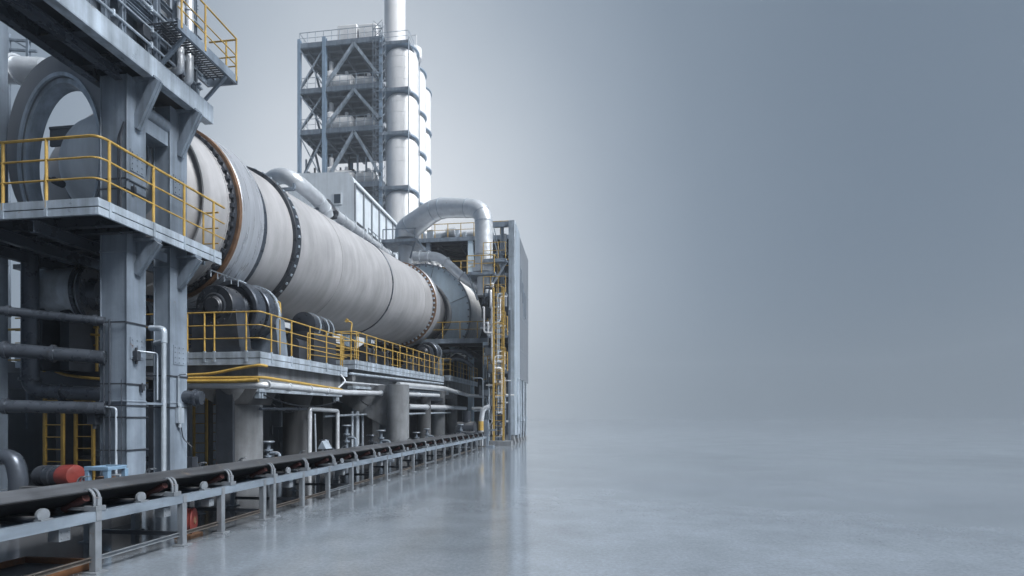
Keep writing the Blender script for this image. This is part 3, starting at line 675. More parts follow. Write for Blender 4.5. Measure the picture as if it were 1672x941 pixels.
# small ladder-like guard on top & inspection bits
b = MB()
c0 = AD(372, 455, 14.6)
for dy in (0, .35): b.bar(c0 + V((-.5, dy, .25)), c0 + V((.3, dy, -.05)), .03, .03)
for k in range(5): b.bar(c0 + V((-.5 + .2 * k, 0, .25 - .075 * k)), c0 + V((-.5 + .2 * k, .35, .25 - .075 * k)), .025, .025); b.bar(c0 + V((-.5 + .2 * k, 0, .25 - .075 * k)), c0 + V((-.5 + .2 * k, 0, .07 - .075 * k)), .02, .02)
b.build('top_guard', 'galv', t)
roller_station('support_roller', 'dark support roller on the hidden side of the nearest pier behind the columns', -14.15, 14.55, 4.72, .84, .95, 3.37, bolts=False)
t = roller_station('support_roller', 'small support roller beneath the far rusty ring of the kiln', -9.45, 31.95, 5.55, .68, .7, 4.12, bolts=False)
roller_station('support_roller', 'far support roller on the hidden side under the rusty ring', -13.2, 31.95, 5.55, .68, .7, 4.12, bolts=False)
# drive unit amid the deck
du = thing('drive_unit', 'compact black gear drive with ribbed drums under the middle of the kiln', 'drive', (-9.6, 18.1, 3.42))
dc = AD(512, 536, 18.9)
b = MB(); b.lathe([(-.75, 0), (-.75, .28), (-.7, .44), (-.1, .46), (-.08, .36), (.05, .36), (.07, .43), (.3, .43), (.32, .36), (.42, .36), (.44, .42), (.7, .42), (.7, 0)], 36, dc, (0, 1, 0)); b.build('drum_case', 'black', du)
b = MB()
for s_ in (-.4, .18, .56): b.lathe([(s_, .45), (s_, .475), (s_ + .06, .475), (s_ + .06, .45)], 36, dc, (0, 1, 0), closed=True)
b.build('steel_hoop', 'galv', du)
b = MB(); b.box(dc.x - .5, dc.x + .45, dc.y - .8, dc.y + .8, 3.4, dc.z - .25); b.build('base', 'dark', du, bevel=.01)
b = MB(); b.box(dc.x - .1, dc.x + .35, dc.y - 1.6, dc.y - .85, 3.4, 3.95); b.cyl((dc.x + .1, dc.y - 1.5, 4.0), (dc.x + .1, dc.y - .8, 4.0), .2, seg=20); b.build('motor', 'dark', du)
# machines along the middle deck
for i, (px, py, w) in enumerate(((600, 575, .35), (624, 578, .3), (668, 577, .4), (688, 585, .35))):
    q = AX(px, py, -9.0); zd = Z2(min(q.y, 31)); b = MB()
    b.box(q.x - .25, q.x + .2, q.y - w, q.y + w, zd - .01, zd + .35); b.cyl((q.x, q.y - w, zd + .52), (q.x, q.y + w, zd + .52), .2, seg=20)
    b.tube(fillet([(q.x + .2, q.y, zd + .1), (q.x + .25, q.y, zd + .75), (q.x + .2, q.y + .5, zd + .8), (q.x + .2, q.y + .5, zd)], .15, 5), .035, 8)
    tag(b.build('pump_set', 'dark'), ('small dark pump behind the rail at the near end of the middle deck', 'dark pump, second along the middle deck from the lamp post', 'grey black pump on the middle deck short of the far roller', 'dark pump beside the far roller at the end of the deck')[i], 'pump')
b = MB(); q = AD(452, 495, 16.2)
b.tube(fillet([q + V((-.4, 0, .05)), q + V((.1, 0, .03)), q + V((.12, 0, -.35)), q + V((0, 0, -.45))], .08, 5), .03, 8); b.tube([q + V((.1, 0, .03)), q + V((.1, 0, -1.9))], .02, 8)
tag(b.build('grease_arm', 'yellow'), 'thin bent yellow arm beside the dark bolted flange ring', 'pipe')

# ------------------------------------------------------------------ pipes & hoses along the deck
def pipe(name, pts, r, m, label, cat='pipe', fil=.25, seg=14, flanges=()):
    fpts = fillet(pts, fil, 6) if len(pts) > 2 else [V(p) for p in pts]
    b = MB(); b.tube(fpts, r, seg)
    for (i, tt) in flanges:
        a, c = V(pts[i]), V(pts[i + 1]); p = a.lerp(c, tt); d = (c - a).normalized()
        b.lathe([(-.03, r * .9), (-.03, r * 1.28), (.03, r * 1.28), (.03, r * .9)], seg, p, d)
    return tag(b.build(name, m), label, cat)
yf = 12.92; xs = -8.17
pipe('clad_pipe', [(-12, yf, 2.50), (xs, yf, 2.47), AX(560, 641, xs), AX(600, 642, xs), AX(640, 643, xs), AX(716, 646, xs + .0)], .095, 'bright',
     'long pale clad pipe wrapped around the nearest pier below its deck', flanges=((1, .02), (1, .25), (1, .5), (1, .75), (3, .5), (4, .5)))
pipe('clad_pipe', [AX(650, 628, -8.35), AX(724, 634, -8.3), AX(765, 646, -7.6), AX(818, 649, -5.4)], .12, 'bright', 'pale clad pipe leading from the farthest pier to the yellow caged ladder', flanges=((2, .5), (1, .5)))
pipe('yellow_hose', [(-12, yf - .06, 2.66), (xs + .02, yf - .06, 2.66), AX(556, 636, xs + .02), AX(564, 640, xs - .1)], .038, 'yellow', 'yellow hose lying along the top of the pale clad pipe', 'hose', fil=.15)
pipe('yellow_hose', [(-12, yf - .1, 2.58), (-9.0, yf - .1, 2.57), (-8.3, yf - .08, 2.60)], .05, 'yellow', 'thick faded yellow hose on the shaded front of the nearest pier', 'hose')
pipe('yellow_hose', [(-11.5, 13.0, 2.72), (-9.7, 12.98, 2.78), (-8.9, 13.0, 2.93), (-8.35, 13.02, 3.0), (-8.3, 13.2, 2.98)], .038, 'yellow', 'sagging yellow hose slung under the front edge of the nearest deck', 'hose', fil=.3)
pipe('flex_hose', [AX(556, 612, -8.35), AX(565, 622, -8.2), AX(552, 634, -8.25)], .03, 'bright', 'short pale flexible hose hanging at the gap between two decks', 'hose', fil=.2)
pipe('thin_pipe', [AX(560, 624, -8.3), AX(725, 638, -8.3)], .035, 'bright', 'thin straight pale pipe just beneath the middle deck')
pipe('thin_pipe', [AX(571, 610, -8.35), AX(724, 627, -8.3)], .045, 'galv', 'thin pipe tucked right below the middle deck edge')
pipe('thin_pipe', [AX(425, 668, -8.7), AX(500, 668, -8.7)], .045, 'pipe', 'short grey pipe behind the nearest round concrete pillar')
pipe('cross_pipe', [AX(505, 760, -8.65), AX(506, 668, -8.65), AX(551, 671, -8.65), AX(551, 735, -8.65)], .07, 'bright', 'bright goal shaped pipe standing under the deck gap', fil=.08)
pipe('thin_pipe', [AX(516, 750, -8.7), AX(514, 676, -8.7)], .03, 'galv', 'thin upright pipe inside the bright goal shaped pipe')
pipe('thin_pipe', [AX(530, 680, -8.8), AX(640, 675, -8.8)], .04, 'galv', 'level grey pipe ending at the plinthed concrete pillar')
pipe('thin_pipe', [AX(667, 676, -8.6), AX(735, 674, -8.6)], .05, 'galv', 'level grey pipe starting from the plinthed concrete pillar')
pipe('header_pipe', [AX(666, 664, -8.5), AX(745, 666, -8.5), AX(760, 667, -8.2)], .13, 'bright', 'thick pale header pipe beyond the plinthed concrete pillar', flanges=((0, .3), (0, .7), (0, .9)))
for i, (px, d) in enumerate(((575, 21), (583, 21.5), (592, 22))):
    pipe('riser_pipe', [AD(px, 745, d), AD(px, 672, d)], (.05, .09, .05)[i], 'galv', ('left riser pipe of three in the shade under the middle deck', 'thick middle riser pipe of three in the shade under the middle deck', 'right riser pipe of three in the shade under the middle deck')[i])
pipe('yellow_fitting', [AD(785, 730, 28.6), AD(785, 690, 28.6), AD(789, 668, 28.6), AD(800, 664, 28.6)], .13, 'bright', 'pale bent standpipe at the far end of the conveyor', fil=.3)
b = MB(); p_a, p_b = AD(785, 703, 28.6), AD(785, 688, 28.6); b.cyl(p_a, p_b, .15, seg=14); tag(b.build('pipe_sleeve', 'yellow'), 'short yellow sleeve around the bent standpipe', 'sleeve')

# valves and junctions in the shade under the decks
random.seed(5)
VL = ('small grey valve on the floor just right of the nearest round pillar', 'low grey valve beneath the goal shaped pipe', 'tall grey valve left of the three riser pipes', 'squat valve right of the three riser pipes', 'upright valve behind the belt before the plinthed pillar', 'low valve beyond the plinthed pillar', 'small dark valve between the plinthed pillar and the far pillars', 'grey valve among the farthest pillars')
for i, (px, d, h) in enumerate(((438, 15.5, .9), (530, 19, .8), (566, 20, 1.3), (606, 21, .9), (622, 20.5, 1.1), (680, 25, .9), (697, 28, 1.0), (752, 30, 1.2))):
    q = AD(px, 682, d); b = MB()
    b.cyl((q.x, q.y, 0), (q.x, q.y, h), .06, seg=10); b.lathe([(h * .55, .06), (h * .55, .13), (h * .6, .13), (h * .6, .06)], 12, (q.x, q.y, 0), (0, 0, 1)); b.lathe([(h * .75, .06), (h * .75, .13), (h * .8, .13), (h * .8, .06)], 12, (q.x, q.y, 0), (0, 0, 1))
    b.tube(fillet([(q.x, q.y, h * .68), (q.x + .35, q.y, h * .68), (q.x + .35, q.y, 0)], .12, 5), .05, 8)
    b.lathe([(h, 0), (h, .16), (h + .03, .18), (h + .06, .16), (h + .06, 0)], 16, (q.x, q.y, 0), (0, 0, 1)); b.box(q.x - .2, q.x + .5, q.y - .12, q.y + .12, 0, .06)
    tag(b.build('valve', random.choice(('galv', 'pipe', 'steel'))), VL[i], 'valve')
for i, (pa, pb_, sag) in enumerate(((AX(430, 645, -8.6), AX(552, 655, -8.6), .25), (AX(585, 650, -8.7), AX(640, 655, -8.7), .35), (AX(668, 652, -8.7), AX(722, 655, -8.7), .3), (AX(440, 655, -9.2), AX(500, 660, -9.2), .3))):
    pts = [lerp(pa, pb_, k / 12) - V((0, 0, sag * 4 * (k / 12) * (1 - k / 12))) for k in range(13)]
    tag(MB().tube(pts, .022, 6).build('cable', 'black'), ('black cable sagging under the nearest pier girder', 'black cable drooping left of the plinthed pillar', 'black cable drooping right of the plinthed pillar', 'black cable hung deeper behind the nearest pillar')[i], 'cable')

# pipes at the left
pipe('dark_pipe', [AD(-50, 502, 10.1), AD(172, 525, 11.0)], .088, 'pipe', 'uppermost dark level pipe running into the first column', flanges=((0, .27), (0, .92)))
pipe('dark_pipe', [AD(-50, 567, 10.1), AD(172, 584, 10.9)], .135, 'pipe', 'scuffed dark level pipe, second from the top at the left', flanges=((0, .25), (0, .6)))
pipe('dark_pipe', [AD(-50, 662, 10.1), AD(172, 667, 10.9)], .125, 'pipe', 'lowest dark level pipe between the corner and first column', flanges=((0, .25),))
pipe('dark_pipe', [AD(49, 400, 12.2), AD(49, 636, 12.2), AD(90, 641, 12.2), AD(330, 650, 12.6)], .165, 'pipe', 'dark downpipe bending into a level run behind the two columns', fil=.45, flanges=((0, .93), (2, .05), (2, .96)))
pipe('elbow_pipe', [AD(-30, 748, 9.2), AD(22, 746, 9.2), AD(30, 775, 9.2), AD(30, 850, 9.2)], .135, 'pipe', 'dark elbow pipe turning down to the floor at the left edge', fil=.3)
pipe('column_pipe', [AD(246, 536, 11.3), AD(268, 537, 11.2), AD(268, 560, 11.2)], .06, 'galv', 'short pale elbow between the two box columns', fil=.1)

# horizontal tank under the platform
tk = thing('horizontal_tank', 'dark horizontal cylindrical tank beneath the railed platform', 'tank', (-12.6, 11.6, 2.75))
tc_ = AD(112, 480, 13.0); ta = V((.93, .30, 0)).normalized()
b = MB(); b.lathe([(-.78, 0), (-.74, .3), (-.6, .5), (-.4, .58), (.35, .60), (.5, .60), (.5, 0)], 40, tc_, ta); b.build('shell', 'galv', tk)
b = MB(); b.lathe([(.36, .6), (.36, .68), (.43, .68), (.43, .6)], 40, tc_, ta, closed=True); b.lathe([(.50, .0), (.50, .66), (.57, .66), (.57, .4), (.72, .34), (.72, 0)], 40, tc_, ta); b.build('end_flange', 'pipe', tk)
for o in (-.3, .25):
    b = MB(); q = tc_ + ta * o; b.box(q.x - .12, q.x + .12, q.y - .4, q.y + .4, 2.74, tc_.z - .45)
    b.build('saddle', 'dark', tk)
# service platform
sv = thing('service_platform', 'dark low platform with yellow rails in the shade below the tank', 'platform', (-13, 12.3, 0))
b = MB(); b.box(-16.5, -10.6, 11.75, 13.0, 2.56, 2.74); b.box(-16.5, -10.6, 11.72, 11.75, 2.35, 2.76); b.build('deck', 'dark', sv)
for x in (-15.5, -13.4, -10.75): b = MB(); b.box(x - .12, x + .12, 12.2, 12.45, 0, 2.56); b.build('leg', 'dark', sv)
x0 = AY(160, 560, 11.78).x
handrail(sv, [(-16.5, 11.78, 2.75), (x0, 11.78, 2.75)], [(AY(q, 560, 11.78).x, 11.78, 2.75) for q in (36, 72, 108, 158)], 1.1, (1, .6, .3), .03)
pipe('yellow_hose', [AY(70, 592, 11.6), AY(95, 610, 11.6), AY(130, 616, 11.6), AY(175, 620, 11.6)], .035, 'yellow', 'yellow hose drooping across the dark low platform', 'hose', fil=.4)
pipe('yellow_hose', [AY(70, 532, 11.7), AY(120, 545, 11.7), AY(172, 548, 11.7)], .028, 'yellow', 'slanting yellow hose above the dark low platform rail', 'hose', fil=.3)
# dark block added behind to shut out the sky, and long back wall
bb = thing('dark_sky_block', 'long narrow dark grey block added behind the kiln to shut out the sky', 'building', (-17.2, 22, 0))
b = MB(); b.box(-18.0, -16.4, 15.2, 46, 3.4, 6.4); b.build('wall', 'dark', bb)
b = MB(); b.box(-18.2, -16.2, 15.0, 46.2, 6.4, 6.55); b.build('roof', 'dark', bb)
for x in (-17.8, -16.7): b = MB(); b.box(x - .2, x + .2, 15.4, 15.8, 0, 3.4); b.build('column', 'dark', bb)
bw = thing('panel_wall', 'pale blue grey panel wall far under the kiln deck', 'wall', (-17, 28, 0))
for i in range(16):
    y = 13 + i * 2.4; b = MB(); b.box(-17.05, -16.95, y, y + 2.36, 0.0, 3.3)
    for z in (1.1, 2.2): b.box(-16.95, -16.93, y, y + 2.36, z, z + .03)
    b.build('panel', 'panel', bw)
cb = thing('panel_screen', 'pale blue panel screen behind the elbow pipe at the left edge', 'wall', (-14.5, 16.6, 0))
for i in range(5):
    x = -17.0 + i * 1.25; b = MB(); b.box(x, x + 1.22, 16.6, 16.68, 0, 2.1); b.box(x, x + 1.22, 16.58, 16.6, 1.0, 1.03); b.build('panel', 'house', cb)
for i, (px, d, w, h) in enumerate(((443, 21, .42, 2.2), (535, 26, .6, 2.5), (620, 30, .9, 2.4), (560, 24.5, .45, 2.3), (456, 19.0, .22, 1.3))):
    q = AD(px, 682, d); b = MB(); b.box(q.x - w, q.x + w, q.y, q.y + .6, .08, h); b.box(q.x - w + .05, q.x - .015, q.y - .02, q.y, .2, h - .1); b.box(q.x + .015, q.x + w - .05, q.y - .02, q.y, .2, h - .1)
    b.box(q.x + .05, q.x + .08, q.y - .05, q.y - .02, h * .45, h * .6); b.box(q.x - w + .03, q.x + w - .03, q.y + .03, q.y + .57, 0, .08)
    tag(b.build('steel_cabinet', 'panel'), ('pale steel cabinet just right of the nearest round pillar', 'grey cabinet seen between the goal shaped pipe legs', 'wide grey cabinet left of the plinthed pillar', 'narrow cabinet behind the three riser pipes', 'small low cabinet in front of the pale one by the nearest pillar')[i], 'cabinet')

# caged yellow ladders
def ladder(label, px, d, ztop, w=.5, z0=0.0, cage=True, px2=None, name='caged_ladder', rr=.035, dirx=0.0):
    q = AD(px, 682, d); t = thing(name, label, 'ladder', (q.x, q.y, z0))
    a = V((math.cos(dirx), math.sin(dirx), 0)); nrm = V((a.y, -a.x, 0))
    for sg in (-1, 1):
        b = MB(); p = V((q.x, q.y, z0)) + a * sg * w / 2; b.bar(p, p + V((0, 0, ztop - z0)), rr * 2, rr * 2); b.build('stile', 'yellow', t)
    z = z0 + .25; b = MB(); b.cyl(V((q.x, q.y, z)) - a * w / 2, V((q.x, q.y, z)) + a * w / 2, .015, seg=6); rg = b.build('rung', 'yellow', t); k = 1
    while z + .3 * k < ztop - .05: copy_part(rg, (0, 0, .3 * k)); k += 1
    if cage:
        b = MB(); z = max(z0 + 2.2, .0)
        while z < ztop:
            pts = [V((q.x, q.y, z)) + a * (math.cos(th) * w * .6) + nrm * (math.sin(th) * .65) for th in [PI * k / 8 for k in range(9)]]
            b.tube(pts, .014, 5); z += .7
        for k in (2, 4, 6):
            o = a * (math.cos(PI * k / 8) * w * .6) + nrm * (math.sin(PI * k / 8) * .65)
            b.tube([V((q.x, q.y, z0 + 2.2)) + o, V((q.x, q.y, ztop)) + o], .012, 5)
        b.build('cage', 'yellow', t)
    return t
ladder('yellow steel ladder behind the red and black motor', 138, 13.6, 2.1, .5, cage=False, rr=.03)
ladder('yellow upright ladder left of the motor, behind the low pipes', 88, 13.2, 2.2, .5, cage=False, rr=.03)
ladder('yellow ladder in the shade right of the second column', 327, 16.5, 2.4, .42, cage=False, rr=.03)
ladder('narrow yellow ladder close to the nearest round pillar', 352, 17.6, 2.4, .3, cage=False, rr=.03)
# floor clutter in front of the panels
b = MB(); b.box(-13.2, -9.9, 12.5, 12.7, .5, .62); b.box(-13.2, -13.05, 12.5, 12.7, 0, .5); b.box(-10.05, -9.9, 12.5, 12.7, 0, .5); tag(b.build('low_barrier', 'dark'), 'dark low steel barrier below the yellow ladders', 'barrier')

# motor with red guard and blue bracket
mo = thing('drive_motor', 'black motor with red round guard behind the conveyor belt', 'motor', AD(120, 855, 8.0))
mc = AD(92, 777, 8.3); md = (AD(160, 776, 8.1) - mc).normalized()
b = MB(); b.lathe([(-.36, 0), (-.36, .06), (-.33, .10), (-.30, .14), (-.12, .15), (-.10, .165), (.02, .165), (.04, .15), (.16, .15), (.16, 0)], 32, mc, md)
for k in range(7): b.lathe([(-.28 + .024 * k, .14), (-.28 + .024 * k, .165), (-.272 + .024 * k, .165), (-.272 + .024 * k, .14)], 24, mc, md)
b.build('motor_body', 'black', mo)
b = MB(); b.lathe([(.165, 0), (.165, .165), (.36, .165), (.40, .15), (.42, .10), (.42, 0)], 36, mc, md); b.build('coupling_guard', 'red', mo)
b = MB(); bc = AD(160, 782, 7.95)
for sg in (-.16, .16):
    b.bar(bc + V((sg, 0, -.42)), bc + V((sg, 0, .13)), .07, .06)
    b.bar(bc + V((sg, .3, -.42)), bc + V((sg, .3, .13)), .07, .06)
b.bar(bc + V((-.2, 0, .15)), bc + V((.2, 0, .15)), .07, .06); b.bar(bc + V((-.16, .3, .15)), bc + V((.16, .3, .15)), .07, .06); b.bar(bc + V((-.16, 0, .15)), bc + V((-.16, .3, .15)), .06, .05); b.bar(bc + V((.16, 0, .15)), bc + V((.16, .3, .15)), .06, .05)
b.build('bracket', 'blue', mo, bevel=.006)
b = MB(); b.box(bc.x - .1, bc.x + .1, bc.y + .05, bc.y + .2, .25, bc.z + .02); b.build('gearbox', 'rust', mo)
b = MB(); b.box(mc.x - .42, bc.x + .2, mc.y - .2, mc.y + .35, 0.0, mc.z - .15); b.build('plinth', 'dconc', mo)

# ------------------------------------------------------------------ hood at the kiln's far end
hd = thing('firing_hood', 'large pale blue drum shaped hood closing the far end of the kiln', 'kiln hood', KP(24, -90, 4.0))
hc = KC
b = MB(); b.lathe([(22.08, 2.10), (22.08, 3.40), (22.10, 3.42), (22.12, 3.42), (22.12, 2.10)], 96, hc, KN, closed=True); b.build('front_plate', 'hood', hd)
b = MB(); b.lathe([(22.13, 3.40), (25.8, 3.40), (25.8, 2.0), (25.9, 0)], 96, hc, KN); b.build('side_band', 'hoodw', hd)
b = MB(); b.lathe([(22.02, 3.36), (22.02, 3.47), (22.16, 3.47), (22.16, 3.36)], 96, hc, KN, closed=True); b.build('rim_angle', 'steel', hd)
b = MB()
for k in range(24):
    a = math.radians(-60 + 8 * k); p = KP(22.05, -60 + 8 * k, 3.3); b.bar(p, p - KN * .08, .09, .09)
for a in (20, 75): p0, p1_ = KP(22.06, a, 2.14), KP(22.06, a, 3.38); b.bar(p0, p1_, .03, .03, up=KN)
b.build('clamp_lug', 'steel', hd)
for sg in (-1, 1):
    b = MB(); q = KP(24, -90, 2.6) + V((sg * 1.8, 0, 0)); b.box(q.x - .3, q.x + .3, q.y - 1.2, q.y + 1.2, 4.4, q.z + 1.2); b.build('cradle', 'dark', hd)

# valves and small fittings on hood top
b = MB()
for i in range(7):
    p = KP(22.6, 70 + i * 7, 3.42); s = .12 + .05 * (i % 3); b.cyl(p, p + V((0, 0, .5 + .15 * (i % 2))), s, seg=12); b.box(p.x - s * 1.3, p.x + s * 1.3, p.y - s, p.y + s, p.z + .3, p.z + .42)
b.tube([KP(22.6, 66, 3.85), KP(22.6, 114, 3.85)], .06, 8)
b.build('valve_cluster', 'white', hd)

# thin duct over the hood
pipe('hood_duct', [AD(676, 419, 36.0), AD(712, 419, 35.6), AD(724, 425, 35.5), AD(762, 459, 35.2), AD(784, 470, 35.0)], .30, 'bright', 'slim silvery duct sloping down over the pale blue hood', 'duct', fil=1.0, seg=18, flanges=((0, .3), (0, .7), (2, .1), (2, .8)))

# ------------------------------------------------------------------ gooseneck duct
gd = thing('gooseneck_duct', 'wide silver gooseneck duct arching above the kiln hood', 'duct', AD(672, 432, 37))
P = [AD(664, 392, 37.0), AD(664, 376, 37.0), AD(712, 336, 35.5), AD(768, 339, 34.2), AD(790, 345, 34.0), AD(790, 440, 34.0)]
fpts = [P[0]] + fillet([P[0], P[1], P[2]], .5, 5)[1:-1]
full = fillet([P[0], P[1], AD(714, 339, 35.6), AD(790, 341, 34.0), P[5]], .95, 9)
n = len(full); L_ = [0]
for i in range(1, n): L_.append(L_[-1] + (full[i] - full[i - 1]).length)
rads = [.82 - .25 * min(1, L_[i] / (L_[-1] * .55)) for i in range(n)]
b = MB(); b.tube(full, .6, 28, True, rads); b.build('duct_body', 'bright', gd)
b = MB()
for fr_ in (.10, .30, .36, .55, .66, .72, .92):
    tgt = fr_ * L_[-1]; i = max(k for k in range(n - 1) if L_[k] <= tgt); tt = (tgt - L_[i]) / max(1e-6, L_[i + 1] - L_[i])
    p = full[i].lerp(full[i + 1], tt); d = (full[i + 1] - full[i]).normalized(); rr = rads[i] * (1 - tt) + rads[i + 1] * tt
    b.lathe([(-.025, rr * .97), (-.025, rr + .018), (.025, rr + .018), (.025, rr * .97)], 28, p, d, closed=True)
b.build('joint_band', 'galv', gd)
b = MB(); q = AD(662, 395, 37); b.cyl((q.x, q.y, 11.6), (q.x, q.y, q.z), .47, seg=24); b.build('lower_neck', 'bright', gd)
b = MB(); q2 = AD(790, 440, 34); b.cyl((q2.x, q2.y, q2.z - .25), (q2.x, q2.y, q2.z + .05), .68, seg=24); b.cyl((q2.x, q2.y, q2.z - 1.7), (q2.x, q2.y, q2.z - .2), .42, seg=24); b.build('inlet_neck', 'bright', gd)
# collar platform round the left neck
b = MB(); b.box(q.x - 1.3, q.x + 1.1, q.y - 1.1, q.y + 1.1, q.z - .35, q.z - .15); b.bar((q.x - 1.2, q.y - 1.1, q.z + .5), (q.x + 1.1, q.y - 1.1, q.z + .5), .05, .05); b.build('collar_platform', 'steel', gd)
b = MB()
for x in (-1.2, 1.0):
    b.bar((q.x + x, q.y - 1.0, q.z - .35), (q.x + x * .5, q.y - .5, q.z - 1.3), .08, .08); b.bar((q.x + x, q.y - 1.05, q.z - .3), (q.x + x, q.y - 1.05, q.z + .5), .05, .05)
b.build('strut', 'steel', gd)

# ------------------------------------------------------------------ process building (end structure)
pb = thing('process_building', 'open steel process building with grey clad side wall at the kiln end', 'building', (-8, 37, 0))
WX = -4.42; BY0, BY1 = 33.6, 42.2
TZ = AX(838, 356, WX).z
# clad wall
b = MB(); b.box(WX - .12, WX, BY0 + 2.62, BY1, 4.3, TZ - .05)
b.build('side_wall', 'clad', pb)
b = MB(); b.box(WX - .35, WX + .06, BY0, BY0 + 2.6, 0.5, TZ); b.build('corner_pier', 'galv', pb, bevel=.02)
b = MB()
for z in (6.3, 8.6, 10.9): b.box(WX, WX + .015, BY0 + 2.65, BY1, z, z + .05)
for y in (37.0, 38.8): b.box(WX, WX + .012, y, y + .035, 4.3, TZ - .1)
b.build('wall_joint', 'steel', pb)
b = MB()
for k in range(12): yy = BY0 + 2.75 + k * .5; b.box(WX, WX + .02, yy, yy + .03, 4.35, TZ - .12)
b.build('cladding_rib', 'clad', pb)
for zz in (3.0, 4.9, 7.1, 9.3, 11.4):
    b = MB(); b.box(-6.2, WX - .36, BY0 - .9, BY0 - .1, zz - .08, zz); b.box(-6.2, WX - .36, BY0 - .95, BY0 - .9, zz - .2, zz); b.build('landing', 'steel', pb)
    handrail(pb, [(-6.2, BY0 - .92, zz), (WX - .4, BY0 - .92, zz)], along((-6.2, BY0 - .92, zz), (WX - .4, BY0 - .92, zz), 4), 1.0, (1, .5), .022)
for (za, zb) in ((4.9, 7.0), (7.1, 9.2), (9.3, 11.3)):
    b = MB(); b.bar((-6.15, BY0 - .3, za), (WX - .45, BY0 - .3, zb), .1, .1); b.build('brace', 'galv', pb)
for (y, z0, z1) in ((36.9, 10.3, 12.0), (37.9, 9.7, 11.3), (38.8, 8.9, 10.8), (39.75, 8.9, 10.8)):
    b = MB(); b.box(WX + .002, WX + .03, y, y + .62, z0, z1); w = b.build('window', 'steel', pb)
    b = MB(); b.box(WX + .031, WX + .036, y + .05, y + .57, z0 + .07, z1 - .07); b.build('pane', 'glass', w)
for y in (BY0 + .3, 35.6, 37.2, 38.8, 40.3):
    b = MB(); b.box(WX - .45, WX - .1, y - .16, y + .16, .5, 4.3); b.build('column', 'steel', pb)
    b = MB(); b.prism([(WX - .6, y - .3, 0), (WX + .08, y - .3, 0), (WX - .04, y - .3, .55), (WX - .5, y - .3, .55)], (0, .6, 0)); b.build('column_foot', 'conc', pb)
for i, y in enumerate((34.9, 36.4, 38.0, 39.6)):
    b = MB(); b.tube([(WX + .08, y, .3), (WX + .08, y, 4.2)], .07, 8); b.cyl((WX + .08, y, 1.4), (WX + .08, y, 1.7), .13, seg=10); b.build('downpipe', 'galv', pb)
# floors
FYB = 40.1; BY2 = 45.0; LX = AY(668, 390, FYB).x
def flr(z, x0=LX, x1=-5.3, y0=FYB, y1=BY2, rail=True, h=.3, name='floor'):
    b = MB(); b.box(x0, x1, y0 + .1, y1, z - .12, z); b.build(name, 'dark', pb)
    b = MB(); b.box(x0, x1, y0, y0 + .1, z - h, z); b.build('edge_beam', 'steel', pb)
    b = MB(); n = 6
    for i in range(n): y = y0 + .5 + (y1 - y0 - .6) * i / (n - 1); b.ibeam((x0, y, z - .3), (x1, y, z - .3), .2, .32, .03)
    for i in range(5): x = x0 + .4 + (x1 - x0 - .8) * i / 4; b.ibeam((x, y0 + .2, z - .55), (x, y1, z - .55), .2, .35, .03)
    b.build('floor_beam', 'dark', pb)
    if rail:
        nn = int((x1 - x0) / 1.0) + 1
        handrail(pb, [(x0, y0 + .05, z), (x1, y0 + .05, z)], along((x0, y0 + .05, z), (x1, y0 + .05, z), nn), 1.05, (1, .55), .03)
zr = AY(770, 386, FYB).z
flr(zr)
zm = AY(745, 449, FYB).z
flr(zm)
flr(AY(740, 553, BY0 - .2).z, x0=-13.5, x1=-5.6, y0=BY0 - .2, y1=BY2)
flr(AY(815, 548, BY0 - .5).z, x0=-5.9, x1=WX - .25, y0=BY0 - 1.2, y1=BY0 + 3, h=.25); flr(AY(815, 605, BY0 - .5).z, x0=-5.9, x1=WX - .25, y0=BY0 - 1.2, y1=BY0 + 3, h=.25)
b = MB(); b.box(-14, -5.3, BY2 - .2, BY2, .0, zr - .3); b.box(-14, -13.8, BY0 + 1, BY2, 0, 6.2); b.build('back_wall', 'dark', pb)
for (px, y, z0, z1, w) in ((794, BY0 - .1, 0, AY(740, 553, BY0).z - .3, .38), (769, FYB + .3, 0, zr - .3, .4), (700, FYB + .3, zm, zr - .3, .35), (814, BY0 - .9, 0, 8, .14), (832, BY0 - .9, 0, 8.2, .14), (820, BY0 + .4, 0, TZ, .2), (815, BY2 - 1, 0, zr - .3, .4)):
    q = AY(px, 600, y); b = MB(); b.ibeam((q.x, q.y, z0), (q.x, q.y, z1), w, w, .04); b.build('column', 'hood' if px in (794, 769) else 'steel', pb)
# roof equipment
zt = zr
b = MB()
q = AY(700, 370, FYB + 1.5); b.box(q.x - 1.0, q.x + 2.4, q.y, q.y + 1.5, zt, zt + .9); b.build('roof_cabinet', 'white', pb, bevel=.03)
b = MB(); q = AY(735, 370, FYB + 1.0); b.cyl((q.x - 1.8, q.y, zt + .5), (q.x + 2.0, q.y, zt + .5), .26, seg=16); b.cyl((q.x - .2, q.y - .3, zt + .6), (q.x + .5, q.y - .3, zt + .6), .36, seg=16); b.build('roof_fan', 'bright', pb)
for px in (690, 702, 716, 730, 745, 758): b = MB(); q = AY(px, 372, FYB + .6); s = random.uniform(.12, .25); b.box(q.x - s, q.x + s, q.y, q.y + .4, zt, zt + random.uniform(.4, 1.1)); b.build('roof_machine', 'galv', pb)
b = MB()
b.bar((WX - 1.6, BY0 + .3, TZ - .15), (WX - .36, BY0 + .3, TZ - .15), .2, .3); b.bar((WX - 1.5, BY0 + .2, TZ - .2), (WX - .5, BY0 + .2, TZ - 4.5), .08, .08); b.bar((WX - 1.35, BY0 + .2, TZ - .2), (WX - .4, BY0 + .2, TZ - 4.2), .05, .05); b.bar((WX - 1.6, BY0 + .3, TZ - 2), (WX - .36, BY0 + .3, TZ - 2), .1, .12)
b.build('top_frame', 'steel', pb)
b = MB(); b.box(WX - .95, WX - .55, BY0 + .4, BY0 + .7, TZ - 1.94, TZ - .7); b.build('white_locker', 'white', pb)
